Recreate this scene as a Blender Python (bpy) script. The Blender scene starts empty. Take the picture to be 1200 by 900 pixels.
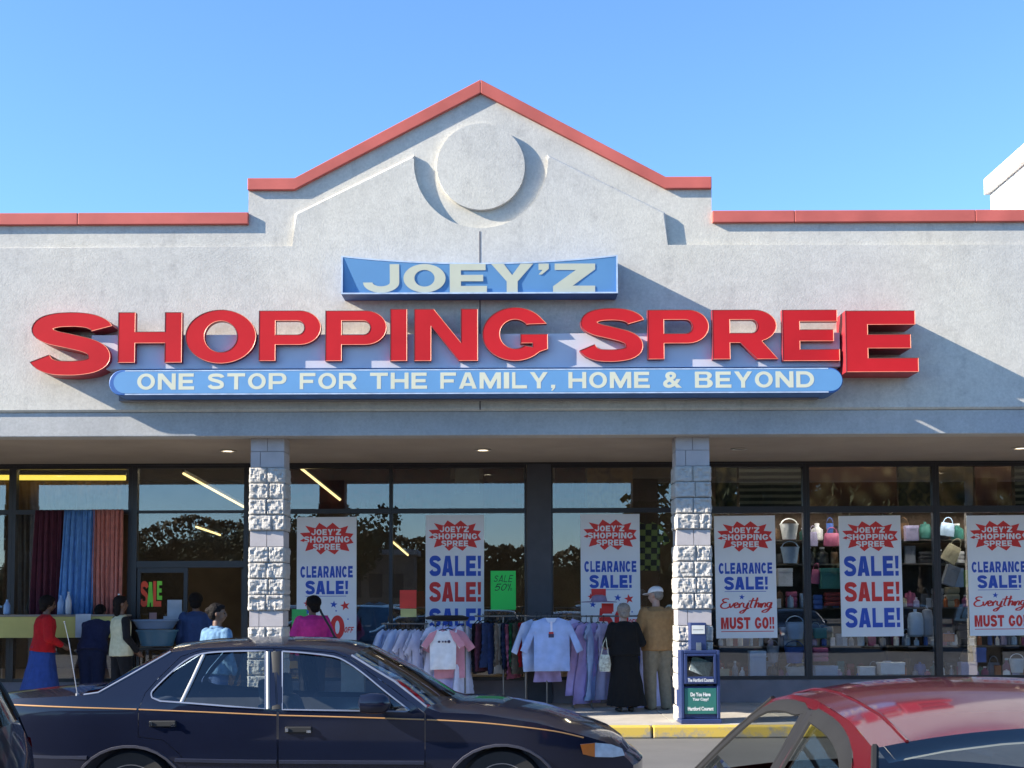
import bpy, bmesh, math, random
from mathutils import Vector, Matrix, noise, geometry
R = math.radians
random.seed(7)
SC = bpy.context.scene
COL = SC.collection

# ---------------------------------------------------------------- camera, sky, sun, exposure
FPX, PITCH, ROLL = 1500.0, R(3.5), R(-0.2)
EYE = Vector((0.0, 0.0, 1.67))
HORIZON = 705.0
PY0 = HORIZON - FPX * math.tan(PITCH)
camd = bpy.data.cameras.new('camera'); cam = bpy.data.objects.new('camera', camd); COL.objects.link(cam)
camd.sensor_width = 36.0; camd.lens = 36.0 * FPX / 1200.0
camd.shift_y = (PY0 - 450.0) / 1200.0
camd.clip_start = 0.1; camd.clip_end = 3000.0
CAMROT = Matrix.Rotation(R(90) + PITCH, 3, 'X') @ Matrix.Rotation(ROLL, 3, 'Z')
cam.matrix_world = Matrix.Translation(EYE) @ CAMROT.to_4x4()
SC.camera = cam

SUN_DIR = Vector((4.0, 1.0, -2.05)).normalized()          # the way the light travels
SUN_EL = math.asin(-SUN_DIR.z)
SUN_AZ = math.atan2(-SUN_DIR.x, -SUN_DIR.y)               # clockwise from +Y
world = bpy.data.worlds.new('World'); SC.world = world; world.use_nodes = True
wn = world.node_tree.nodes; wl = world.node_tree.links
sky = wn.new('ShaderNodeTexSky'); sky.sky_type = 'NISHITA'; sky.sun_disc = False
sky.sun_elevation = SUN_EL; sky.sun_rotation = SUN_AZ
sky.altitude = 50.0; sky.air_density = 1.0; sky.dust_density = 0.0; sky.ozone_density = 7.3
bg = wn['Background']; bg.inputs[1].default_value = 0.122
wl.new(sky.outputs[0], bg.inputs[0])
sund = bpy.data.lights.new('sun', 'SUN'); sund.energy = 4.6; sund.angle = R(0.5); sund.color = (1.0, 0.91, 0.76)
sun = bpy.data.objects.new('sun', sund); COL.objects.link(sun)
sun.rotation_euler = SUN_DIR.to_track_quat('-Z', 'Y').to_euler()
SC.view_settings.view_transform = 'Standard'; SC.view_settings.look = 'None'
SC.view_settings.gamma = 1.0; SC.view_settings.use_curve_mapping = False
SC.view_settings.exposure = 1.5
SC.cycles.use_denoising = True
SC.cycles.max_bounces = 8; SC.cycles.transparent_max_bounces = 16
SC.cycles.caustics_reflective = False; SC.cycles.caustics_refractive = False

def P(px, py, Y):
    """World point on the upright plane at depth Y that the photograph (1200 x 900) shows at px, py."""
    d = CAMROT @ Vector(((px - 600.0) / FPX, (PY0 - py) / FPX, -1.0))
    t = (Y - EYE.y) / d.y
    return EYE + d * t
def PX(px, Y, py=640): return P(px, py, Y).x
def PZ(py, Y, px=600): return P(px, py, Y).z

# ---------------------------------------------------------------- materials
MATS = {}
def ngroup(m):
    m.use_nodes = True
    return m.node_tree.nodes, m.node_tree.links, m.node_tree.nodes['Principled BSDF']
def mat(name, col, rough=0.6, var=0.12, scale=6.0, bump=0.0, bscale=60.0, metal=0.0, coat=0.0, spec=0.5, sheen=0.0, emit=None, estr=0.0, coords='Object'):
    if name in MATS: return MATS[name]
    m = bpy.data.materials.new(name); N, L, b = ngroup(m)
    tc = N.new('ShaderNodeTexCoord')
    nz = N.new('ShaderNodeTexNoise'); nz.inputs['Scale'].default_value = scale; nz.inputs['Detail'].default_value = 5.0
    L.new(tc.outputs[coords], nz.inputs['Vector'])
    cr = N.new('ShaderNodeValToRGB'); L.new(nz.outputs['Fac'], cr.inputs[0])
    cr.color_ramp.elements[0].position = 0.3; cr.color_ramp.elements[1].position = 0.7
    cr.color_ramp.elements[0].color = tuple(c * (1 - var) for c in col) + (1,)
    cr.color_ramp.elements[1].color = tuple(min(1, c * (1 + var)) for c in col) + (1,)
    L.new(cr.outputs[0], b.inputs['Base Color'])
    b.inputs['Roughness'].default_value = rough; b.inputs['Metallic'].default_value = metal
    b.inputs['Specular IOR Level'].default_value = spec
    if coat: b.inputs['Coat Weight'].default_value = coat; b.inputs['Coat Roughness'].default_value = 0.06
    if sheen: b.inputs['Sheen Weight'].default_value = sheen
    if bump:
        n2 = N.new('ShaderNodeTexNoise'); n2.inputs['Scale'].default_value = bscale; n2.inputs['Detail'].default_value = 4.0
        L.new(tc.outputs[coords], n2.inputs['Vector'])
        bp = N.new('ShaderNodeBump'); bp.inputs['Strength'].default_value = bump; bp.inputs['Distance'].default_value = 0.02
        L.new(n2.outputs['Fac'], bp.inputs['Height']); L.new(bp.outputs[0], b.inputs['Normal'])
    if emit:
        b.inputs['Emission Color'].default_value = tuple(emit) + (1,); b.inputs['Emission Strength'].default_value = estr
    MATS[name] = m
    return m

def glass_mat(name, tint=(0.9, 0.93, 0.95), refl=0.10, wavy=0.0):
    if name in MATS: return MATS[name]
    m = bpy.data.materials.new(name); N, L, b = ngroup(m); N.remove(b)
    out = N['Material Output']
    tr = N.new('ShaderNodeBsdfTransparent'); tr.inputs[0].default_value = tuple(tint) + (1,)
    gl = N.new('ShaderNodeBsdfGlossy'); gl.inputs['Roughness'].default_value = 0.0; gl.inputs[0].default_value = (1, 1, 1, 1)
    # thin-pane reflectance, the same from either face: 0.04 + 0.96 (1 - |cos|)^5 + refl
    ge = N.new('ShaderNodeNewGeometry'); dt = N.new('ShaderNodeVectorMath'); dt.operation = 'DOT_PRODUCT'
    L.new(ge.outputs['Normal'], dt.inputs[0]); L.new(ge.outputs['Incoming'], dt.inputs[1])
    def mth(op, a, b=None, c=None):
        n = N.new('ShaderNodeMath'); n.operation = op
        for i, q in enumerate((a, b, c)):
            if q is None: continue
            if isinstance(q, (int, float)): n.inputs[i].default_value = q
            else: L.new(q, n.inputs[i])
        return n
    om = mth('SUBTRACT', 1.0, mth('ABSOLUTE', dt.outputs['Value']).outputs[0])
    ma = mth('MULTIPLY_ADD', mth('POWER', om.outputs[0], 5.0).outputs[0], 0.9, 0.04 + refl); ma.use_clamp = True
    mx = N.new('ShaderNodeMixShader'); L.new(ma.outputs[0], mx.inputs[0]); L.new(tr.outputs[0], mx.inputs[1]); L.new(gl.outputs[0], mx.inputs[2])
    if wavy:
        tc = N.new('ShaderNodeTexCoord'); nz = N.new('ShaderNodeTexNoise'); nz.inputs['Scale'].default_value = 0.9
        L.new(tc.outputs['Object'], nz.inputs['Vector'])
        bp = N.new('ShaderNodeBump'); bp.inputs['Strength'].default_value = wavy; bp.inputs['Distance'].default_value = 0.02
        L.new(nz.outputs['Fac'], bp.inputs['Height']); L.new(bp.outputs[0], gl.inputs['Normal'])
    L.new(mx.outputs[0], out.inputs[0])
    MATS[name] = m
    return m

def stucco_mat(name, base, dirt=(0.27, 0.26, 0.25), streak=0.5):
    m = bpy.data.materials.new(name); N, L, b = ngroup(m)
    tc = N.new('ShaderNodeTexCoord')
    def nz(scale, detail=5, vec=None, rough=0.55):
        n = N.new('ShaderNodeTexNoise'); n.inputs['Scale'].default_value = scale; n.inputs['Detail'].default_value = detail
        n.inputs['Roughness'].default_value = rough
        L.new(vec if vec else tc.outputs['Object'], n.inputs['Vector']); return n.outputs['Fac']
    def ramp(src, p0, p1, c0, c1):
        r = N.new('ShaderNodeValToRGB'); L.new(src, r.inputs[0])
        r.color_ramp.elements[0].position = p0; r.color_ramp.elements[1].position = p1
        r.color_ramp.elements[0].color = c0; r.color_ramp.elements[1].color = c1; return r.outputs[0]
    mp = N.new('ShaderNodeMapping'); mp.inputs['Scale'].default_value = (7.0, 1.0, 0.45); L.new(tc.outputs['Object'], mp.inputs[0])
    lo = tuple(c * 0.92 for c in base) + (1,); hi = tuple(min(1, c * 1.06) for c in base) + (1,)
    c1 = ramp(nz(0.9, 8, None, 0.7), 0.35, 0.65, lo, hi)
    st = ramp(nz(1.0, 6, mp.outputs[0], 0.65), 0.52, 0.78, (0, 0, 0, 1), (1, 1, 1, 1))
    blot = ramp(nz(6.0, 8, None, 0.7), 0.42, 0.72, (0, 0, 0, 1), (1, 1, 1, 1))
    mm = N.new('ShaderNodeMath'); mm.operation = 'MULTIPLY'; L.new(st, mm.inputs[0]); L.new(blot, mm.inputs[1])
    mk = N.new('ShaderNodeMath'); mk.operation = 'MULTIPLY'; mk.inputs[1].default_value = streak; L.new(mm.outputs[0], mk.inputs[0])
    ad = N.new('ShaderNodeMath'); ad.operation = 'MULTIPLY_ADD'; ad.inputs[1].default_value = 0.22; L.new(blot, ad.inputs[0]); L.new(mk.outputs[0], ad.inputs[2])
    mx = N.new('ShaderNodeMix'); mx.data_type = 'RGBA'
    L.new(ad.outputs[0], mx.inputs[0]); L.new(c1, mx.inputs[6]); mx.inputs[7].default_value = tuple(dirt) + (1,)
    gr = ramp(nz(26, 6, None, 0.75), 0.34, 0.66, (0.89, 0.89, 0.88, 1), (1.075, 1.075, 1.075, 1))
    pt = ramp(nz(0.33, 3, None, 0.5), 0.40, 0.60, (0.93, 0.935, 0.95, 1), (1.04, 1.03, 1.0, 1))
    for src in (gr, pt):
        my = N.new('ShaderNodeMix'); my.data_type = 'RGBA'; my.blend_type = 'MULTIPLY'; my.inputs[0].default_value = 1.0
        L.new(mx.outputs[2], my.inputs[6]); L.new(src, my.inputs[7]); mx = my
    L.new(mx.outputs[2], b.inputs['Base Color']); b.inputs['Roughness'].default_value = 0.92; b.inputs['Specular IOR Level'].default_value = 0.2
    bp = N.new('ShaderNodeBump'); bp.inputs['Strength'].default_value = 0.45; bp.inputs['Distance'].default_value = 0.006
    L.new(nz(60, 4), bp.inputs['Height']); L.new(bp.outputs[0], b.inputs['Normal'])
    MATS[name] = m
    return m

# ---------------------------------------------------------------- object helpers
ROOT = {}                                   # object name -> world base point of its thing
def tag(o, label=None, cat=None, group=None, kind=None):
    if label: o['label'] = label
    if cat: o['category'] = cat
    if group: o['group'] = group
    if kind: o['kind'] = kind
    return o
def thing(name, label, cat, loc=(0, 0, 0), rotz=0.0, group=None):
    o = bpy.data.objects.new(name, None); COL.objects.link(o)
    o.empty_display_size = 0.2; o.location = loc; o.rotation_euler = (0, 0, rotz)
    ROOT[o.name] = Vector(loc)
    return tag(o, label, cat, group)
def copy_tree(o, parent=None):
    c = o.copy(); COL.objects.link(c)
    if parent is not None: c.parent = parent
    for ch in list(o.children): copy_tree(ch, c)
    return c

class MB:
    def __init__(s): s.bm = bmesh.new()
    def box(s, x0, x1, y0, y1, z0, z1, mi=0):
        x0, x1 = min(x0, x1), max(x0, x1); y0, y1 = min(y0, y1), max(y0, y1); z0, z1 = min(z0, z1), max(z0, z1)
        v = [s.bm.verts.new(p) for p in ((x0,y0,z0),(x1,y0,z0),(x1,y1,z0),(x0,y1,z0),(x0,y0,z1),(x1,y0,z1),(x1,y1,z1),(x0,y1,z1))]
        for f in ((3,2,1,0),(4,5,6,7),(0,1,5,4),(1,2,6,5),(2,3,7,6),(3,0,4,7)):
            s.bm.faces.new([v[i] for i in f]).material_index = mi
        return v
    def obox(s, c, ax, ay, az, mi=0):
        """oriented box: centre and three half-axis vectors"""
        c, ax, ay, az = map(Vector, (c, ax, ay, az)); v = []
        for k in (-1, 1):
            for (i, j) in ((-1,-1),(1,-1),(1,1),(-1,1)): v.append(s.bm.verts.new(c + ax*i + ay*j + az*k))
        for f in ((3,2,1,0),(4,5,6,7),(0,1,5,4),(1,2,6,5),(2,3,7,6),(3,0,4,7)):
            s.bm.faces.new([v[i] for i in f]).material_index = mi
    def tube(s, pts, r, n=8, mi=0, cap=True, flat=1.0):
        pts = [Vector(p) for p in pts]; rr = r if hasattr(r, '__len__') else [r] * len(pts)
        rings = []; up = None
        for i, p in enumerate(pts):
            d = (pts[min(i+1, len(pts)-1)] - pts[max(i-1, 0)]).normalized()
            if up is None: up = Vector((0,0,1)) if abs(d.z) < 0.9 else Vector((0,1,0))
            a = d.cross(up).normalized(); b = a.cross(d).normalized(); up = b
            rings.append([s.bm.verts.new(p + a*math.cos(2*math.pi*k/n)*rr[i] + b*math.sin(2*math.pi*k/n)*rr[i]*flat) for k in range(n)])
        s.skin(rings, mi, cap)
    def skin(s, rings, mi=0, cap=True, closed=True):
        n = len(rings[0])
        for a, b in zip(rings, rings[1:]):
            for k in range(n if closed else n - 1):
                f = s.bm.faces.new((a[k], a[(k+1) % n], b[(k+1) % n], b[k])); f.material_index = mi; f.smooth = True
        if cap:
            for ring in (rings[0][::-1], rings[-1]):
                try: s.bm.faces.new(ring).material_index = mi
                except ValueError: pass
    def loft(s, prof, n=16, mi=0, cap=True):
        """elliptical rings: (cx, cy, z, rx, ry)"""
        s.skin([[s.bm.verts.new((cx + rx*math.cos(2*math.pi*k/n), cy + ry*math.sin(2*math.pi*k/n), z)) for k in range(n)] for cx, cy, z, rx, ry in prof], mi, cap)
    def lathe(s, prof, axis='z', c=(0,0,0), n=24, mi=0):
        rings = []
        for r, h in prof:
            ring = []
            for k in range(n):
                a = 2*math.pi*k/n; u, w = r*math.cos(a), r*math.sin(a)
                q = (u, w, h) if axis == 'z' else ((h, u, w) if axis == 'x' else (w, h, u))
                ring.append(s.bm.verts.new(Vector(c) + Vector(q)))
            rings.append(ring)
        s.skin(rings, mi, True)
    def prism(s, pts, y0, y1, mi=0, mside=None):
        """outline given in (x, z), extruded along y from y0 (front) to y1"""
        a = [s.bm.verts.new((x, y0, z)) for x, z in pts]; b = [s.bm.verts.new((x, y1, z)) for x, z in pts]
        area = sum(pts[i-1][0]*pts[i][1] - pts[i][0]*pts[i-1][1] for i in range(len(pts)))
        if area < 0: a.reverse(); b.reverse()
        f = s.bm.faces.new(a); f.material_index = mi
        g = s.bm.faces.new(b[::-1]); g.material_index = mi
        n = len(a)
        for i in range(n):
            s.bm.faces.new((a[i], b[i], b[(i+1) % n], a[(i+1) % n])).material_index = mi if mside is None else mside
        return f
    def quad(s, p, mi=0):
        f = s.bm.faces.new([s.bm.verts.new(q) for q in p]); f.material_index = mi; return f
    def merge(s, d=1e-4): bmesh.ops.remove_doubles(s.bm, verts=s.bm.verts, dist=d)

def obj(name, mb, mats, parent=None, world=False, smooth=None, label=None, bevel=0.0):
    """link the collected geometry as ONE mesh object; world=True: the points are world points"""
    me = bpy.data.meshes.new(name)
    bm = mb.bm if isinstance(mb, MB) else mb
    if parent is not None and world:
        bmesh.ops.translate(bm, verts=bm.verts, vec=-ROOT[parent.name])
    bmesh.ops.recalc_face_normals(bm, faces=bm.faces)
    bm.to_mesh(me); bm.free()
    return obj_me(name, me, mats, parent, smooth, label, bevel)
def obj_me(name, me, mats, parent=None, smooth=None, label=None, bevel=0.0):
    o = bpy.data.objects.new(name, me); COL.objects.link(o)
    for m in (mats if isinstance(mats, (list, tuple)) else [mats]): me.materials.append(m)
    if smooth is not None:
        me.polygons.foreach_set('use_smooth', [True] * len(me.polygons))
        me.set_sharp_from_angle(angle=R(smooth))
    if bevel:
        bv = o.modifiers.new('bevel', 'BEVEL'); bv.width = bevel; bv.segments = 2; bv.limit_method = 'ANGLE'; bv.angle_limit = R(40)
    if parent is not None:
        o.parent = parent
        ROOT[o.name] = ROOT.get(parent.name, Vector((0, 0, 0)))
    if label: o['label'] = label
    return o

TEXT_CACHE = {}
def text_bm(body, bold=0.0, shear=0.0, extrude=0.0, space=1.0, bevel=0.0):
    """lettering as a bmesh, in (x, y) with z the thickness"""
    c = bpy.data.curves.new('txt', 'FONT'); c.body = body; c.size = 1.0; c.offset = bold; c.shear = shear
    c.extrude = extrude; c.space_character = space; c.bevel_depth = bevel; c.resolution_u = 5
    o = bpy.data.objects.new('txt', c); COL.objects.link(o)
    dg = bpy.context.evaluated_depsgraph_get(); dg.update()
    me = bpy.data.meshes.new_from_object(o.evaluated_get(dg))
    bm = bmesh.new(); bm.from_mesh(me)
    bpy.data.objects.remove(o); bpy.data.curves.remove(c); bpy.data.meshes.remove(me)
    return bm
def text_fit(body, x0, x1, z0, z1, y, depth=0.004, bold=0.0, shear=0.0, space=1.0, into=None, mi=0):
    """lettering fitted into the upright box x0..x1, z0..z1, its front at y - depth"""
    bm = text_bm(body, bold, shear, 0.01, space)
    xs = [v.co.x for v in bm.verts]; ys = [v.co.y for v in bm.verts]; zs = [v.co.z for v in bm.verts]
    a, b, c, d = min(xs), max(xs), min(ys), max(ys); e, g = min(zs), max(zs)
    for v in bm.verts:
        v.co = Vector((x0 + (v.co.x - a) / (b - a) * (x1 - x0), y - (v.co.z - e) / (g - e) * depth, z0 + (v.co.y - c) / (d - c) * (z1 - z0)))
    if into is not None:
        me = bpy.data.meshes.new('tmp'); bm.to_mesh(me); bm.free()
        n0 = len(into.bm.faces); into.bm.from_mesh(me); bpy.data.meshes.remove(me)
        into.bm.faces.ensure_lookup_table()
        for f in into.bm.faces[n0:]: f.material_index = mi
        return into
    m = MB(); m.bm.free(); m.bm = bm
    return m
# ---------------------------------------------------------------- ground, road, kerb, pavement
YB, YF, YPP, YW, YK = 16.0, 15.96, 16.027, 19.30, 15.70     # beam, facade front, parapet, glass, kerb
ZS = 0.15
def asphalt():
    m = bpy.data.materials.new('asphalt'); N, L, b = ngroup(m)
    tc = N.new('ShaderNodeTexCoord')
    def nz(s, d=5, r=0.6):
        n = N.new('ShaderNodeTexNoise'); n.inputs['Scale'].default_value = s; n.inputs['Detail'].default_value = d; n.inputs['Roughness'].default_value = r
        L.new(tc.outputs['Object'], n.inputs['Vector']); return n.outputs['Fac']
    r = N.new('ShaderNodeValToRGB'); L.new(nz(0.35, 8, 0.65), r.inputs[0])
    r.color_ramp.elements[0].position = 0.3; r.color_ramp.elements[1].position = 0.7
    r.color_ramp.elements[0].color = (0.105, 0.102, 0.10, 1); r.color_ramp.elements[1].color = (0.175, 0.17, 0.165, 1)
    r2 = N.new('ShaderNodeValToRGB'); L.new(nz(120, 2), r2.inputs[0]); r2.color_ramp.elements[0].color = (0.6, 0.6, 0.6, 1); r2.color_ramp.elements[1].color = (1.3, 1.3, 1.3, 1)
    mx = N.new('ShaderNodeMix'); mx.data_type = 'RGBA'; mx.blend_type = 'MULTIPLY'; mx.inputs[0].default_value = 1.0
    L.new(r.outputs[0], mx.inputs[6]); L.new(r2.outputs[0], mx.inputs[7]); L.new(mx.outputs[2], b.inputs['Base Color'])
    b.inputs['Roughness'].default_value = 0.85
    bp = N.new('ShaderNodeBump'); bp.inputs['Strength'].default_value = 0.4; bp.inputs['Distance'].default_value = 0.01
    L.new(nz(150, 2), bp.inputs['Height']); L.new(bp.outputs[0], b.inputs['Normal'])
    return m
g = MB(); g.quad([(-400, -400, 0), (400, -400, 0), (400, 400, 0), (-400, 400, 0)])
tag(obj('ground', g, asphalt()), kind='structure')
conc = mat('concrete', (0.40, 0.37, 0.33), 0.9, 0.14, 3.0, 0.25, 70)
g = MB()
x = -22.0
while x < 22:
    g.box(x + 0.006, x + 1.494, YK + 0.16, YW + 0.02, 0.004, ZS); x += 1.5
g.box(-22, 22, YK + 0.16, YW + 0.02, 0.003, ZS - 0.012)
tag(obj('pavement', g, conc), kind='structure')
def kerb_mat():
    m = bpy.data.materials.new('worn_yellow_kerb'); N, L, b = ngroup(m)
    tc = N.new('ShaderNodeTexCoord'); n = N.new('ShaderNodeTexNoise'); n.inputs['Scale'].default_value = 5.0; n.inputs['Detail'].default_value = 9; n.inputs['Roughness'].default_value = 0.75
    L.new(tc.outputs['Object'], n.inputs['Vector'])
    sx = N.new('ShaderNodeSeparateXYZ'); L.new(tc.outputs['Object'], sx.inputs[0])
    ma = N.new('ShaderNodeMath'); ma.operation = 'MULTIPLY_ADD'; ma.inputs[1].default_value = -1.1; ma.inputs[2].default_value = 0.13
    L.new(sx.outputs[2], ma.inputs[0])
    ad = N.new('ShaderNodeMath'); ad.operation = 'ADD'; L.new(n.outputs['Fac'], ad.inputs[0]); L.new(ma.outputs[0], ad.inputs[1])
    r = N.new('ShaderNodeValToRGB'); L.new(ad.outputs[0], r.inputs[0])
    r.color_ramp.elements[0].position = 0.53; r.color_ramp.elements[1].position = 0.66
    r.color_ramp.elements[0].color = (0.60, 0.41, 0.07, 1); r.color_ramp.elements[1].color = (0.30, 0.27, 0.22, 1)
    L.new(r.outputs[0], b.inputs['Base Color']); b.inputs['Roughness'].default_value = 0.85
    return m
g = MB(); x = -22.3
while x < 22:
    g.box(x + 0.008, x + 2.992, YK, YK + 0.16, 0.0, ZS + 0.002); x += 3.0
tag(obj('kerb', g, kerb_mat(), bevel=0.02), kind='structure')

# ---------------------------------------------------------------- the store building
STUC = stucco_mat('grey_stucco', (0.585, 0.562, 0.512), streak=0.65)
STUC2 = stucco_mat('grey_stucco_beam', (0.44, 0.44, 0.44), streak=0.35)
RED = mat('red_coping_metal', (0.52, 0.125, 0.10), 0.55, 0.14, 2.0, spec=0.25)
DKMET = mat('dark_bronze_frame', (0.018, 0.016, 0.018), 0.4, 0.15, 8)
BLD = thing('store_building', 'grey stucco strip-mall store with red coping and gabled parapet', 'building', (0, YW, 0))
def F(px, py, Y=YF):
    p = P(px, py, Y); return (p.x, p.z)
# front wall with the gable and the round cut-out
zbot = PZ(481, YF); zled = PZ(290, YF)
xl, xr = PX(345, YF, 270), PX(780, YF, 270)
zk = PZ(249, YF)
cc = P(563.5, 190, YF); rc = 80.0 * YF / FPX
cx, cz = cc.x, cc.z
pts = [(-20, zbot), (20, zbot), (20, zled), (xr, zled), (xr, zk)]
a0, a1 = R(7), R(173)
p0 = (cx + rc*math.cos(a0), cz + rc*math.sin(a0))
pts.append(p0)
for k in range(1, 48):
    a = a0 - (a0 - (a1 - 2*math.pi)) * k / 48
    pts.append((cx + rc*math.cos(a), cz + rc*math.sin(a)))
pts += [(cx + rc*math.cos(a1), cz + rc*math.sin(a1)), (xl, zk), (xl, zled), (-20, zled)]
w = MB(); f = w.prism(pts, YF, YPP - 0.001)
bmesh.ops.bevel(w.bm, geom=[e for e in f.edges], offset=0.026, segments=1, affect='EDGES')
obj('facade_wall', w, STUC, BLD, True)
# parapet wall behind it
def top(px, py): p = P(px, py, YPP); return (p.x, p.z)
zl = PZ(256, YPP); zm = PZ(215, YPP)
xa, xb = PX(291, YPP, 240), PX(345, YPP, 215); xc, xd = PX(780, YPP, 215), PX(834, YPP, 240)
ap = P(563, 100, YPP)
w = MB(); w.prism([(-20, zbot), (20, zbot), (20, zl), (xd, zl), (xd, zm), (xc, zm), (ap.x, ap.z), (xb, zm), (xa, zm), (xa, zl), (-20, zl)], YPP, YPP + 0.35)
obj('parapet_wall', w, STUC, BLD, True)
# round medallion in the cut-out
w = MB(); dc = P(563.5, 195, YF); rd = 52.5 * YF / FPX
f = w.prism([(dc.x + rd*math.cos(2*math.pi*k/64), dc.z + rd*math.sin(2*math.pi*k/64)) for k in range(64)], YF, YPP - 0.001)
bmesh.ops.bevel(w.bm, geom=[e for e in f.edges], offset=0.016, segments=1, affect='EDGES')
obj('medallion', w, STUC, BLD, True)
w = MB(); jx = PX(563, YF); w.box(jx - 0.009, jx + 0.009, YF - 0.003, YF + 0.01, PZ(480, YF), PZ(271, YF))
obj('control_joint', w, mat('joint_sealant', (0.16, 0.15, 0.15), 0.8), BLD, True)
# red coping
YC = YPP - 0.055
def coping(poly, name='coping'):
    w = MB(); w.prism(poly, YC, YPP + 0.42)
    bmesh.ops.translate(w.bm, verts=w.bm.verts, vec=(0, 0, 0)); obj(name, w, RED, BLD, True, bevel=0.008)
hc = 0.152
def ztop(py): return PZ(py, YC)
zt = ztop(247.5)
for (u, v) in ((-20, -6.9), (-6.9, PX(84, YC) - 0.002), (PX(84, YC) + 0.002, PX(291, YC, 250) - 0.002)):
    coping([(u + 0.002, zt - hc), (v, zt - hc), (v, zt), (u + 0.002, zt)])
for (u, v) in ((PX(835, YC, 250), PX(931, YC, 250)), (PX(931, YC, 250) + 0.004, PX(1143, YC, 250)), (PX(1143, YC, 250) + 0.004, 9.5), (9.504, 20)):
    coping([(u, zt - hc), (v, zt - hc), (v, zt), (u, zt)])
zt2 = ztop(207.5); apc = P(563, 93, YC); xm0, xm1 = PX(345, YC, 210), PX(780, YC, 210)
coping([(PX(290, YC, 215), zt2 - hc), (xm0, zt2 - hc), (apc.x, apc.z - 0.175), (apc.x, apc.z), (xm0, zt2), (PX(290, YC, 215), zt2)])
coping([(apc.x + 0.003, apc.z - 0.175), (xm1, zt2 - hc), (PX(834, YC, 215), zt2 - hc), (PX(834, YC, 215), zt2), (xm1, zt2), (apc.x + 0.003, apc.z)])
# beam, soffit, roof
ZBM = PZ(510, YB)
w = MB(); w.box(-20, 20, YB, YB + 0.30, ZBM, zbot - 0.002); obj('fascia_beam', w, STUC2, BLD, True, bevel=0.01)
w = MB()
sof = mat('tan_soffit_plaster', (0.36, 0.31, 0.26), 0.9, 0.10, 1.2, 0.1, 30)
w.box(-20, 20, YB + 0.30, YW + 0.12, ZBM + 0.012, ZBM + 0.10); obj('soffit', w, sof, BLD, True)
lm = mat('soffit_lamp_glow', (0.9, 0.85, 0.7), 0.4, emit=(1.0, 0.86, 0.62), estr=1.6)
for k, px in enumerate((267, 566, 866, 1196, -32)):
    q = P(px, 527, 17.6)
    w = MB(); w.lathe([(0.11, 0.0), (0.115, -0.012), (0.085, -0.016), (0.08, 0.0)], c=(q.x, q.y, ZBM + 0.010), n=20)
    h = obj('soffit_light', w, mat('light_trim', (0.5, 0.46, 0.4), 0.4), BLD, True, smooth=40)
    w = MB(); w.lathe([(0.078, -0.006), (0.02, -0.012)], c=(q.x, q.y, ZBM + 0.010), n=20)
    obj('lamp_face', w, lm if k != 2 else mat('dead_lamp', (0.05, 0.045, 0.04), 0.4), h, True, smooth=40)
w = MB(); w.box(-20, 20, YPP + 0.36, 36, ZBM + 0.9, ZBM + 1.1); obj('roof', w, mat('roof_membrane', (0.2, 0.2, 0.2), 0.9), BLD, True)
# block columns
SMOOTH = mat('smooth_block', (0.42, 0.385, 0.385), 0.9, 0.08, 5, 0.2, 90)
SPLIT = mat('split_face_block', (0.42, 0.40, 0.375), 0.95, 0.14, 14, 0.5, 40)
MORT = mat('mortar', (0.30, 0.28, 0.27), 0.95)
def rough_block(mb, x0, x1, y0, y1, z0, z1, amp, seed):
    n = 9; cxs, czs = (x0+x1)/2, (z0+z1)/2
    def grid(fn, nu, nv):
        vs = [[mb.bm.verts.new(fn(i/(nu-1), j/(nv-1))) for j in range(nv)] for i in range(nu)]
        for i in range(nu-1):
            for j in range(nv-1): mb.bm.faces.new((vs[i][j], vs[i+1][j], vs[i+1][j+1], vs[i][j+1]))
    def bump(u, v, s):
        e = min(u, 1-u, v, 1-v); q = min(1.0, e / 0.07)
        h = noise.noise(Vector((u*2.2 + seed*3.7, v*2.2 + s, seed))) * 0.8 + noise.noise(Vector((u*5.5, v*5.5 + seed, s))) * 0.55 + abs(noise.noise(Vector((u*9, v*9, seed + s)))) * 0.3
        h += 0.55*noise.cell(Vector((u*4.3 + seed, v*3.7, s + seed*2))) + 0.25*noise.cell(Vector((u*8.1, v*7.3 + seed, s*3)))
        return q * amp * (0.62 + 0.62 * h)
    grid(lambda u, v: (x0 + u*(x1-x0), y0 - bump(u, v, 1), z0 + v*(z1-z0)), 15, 13)
    for sx, xx in ((-1, x0), (1, x1)):
        grid(lambda u, v: (xx + sx*0.6*bump(u, v, 5), y0 + u*(y1-y0), z0 + v*(z1-z0)), 13, 11)
kinds = 'mssssmssssmssssmsm'
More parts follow.
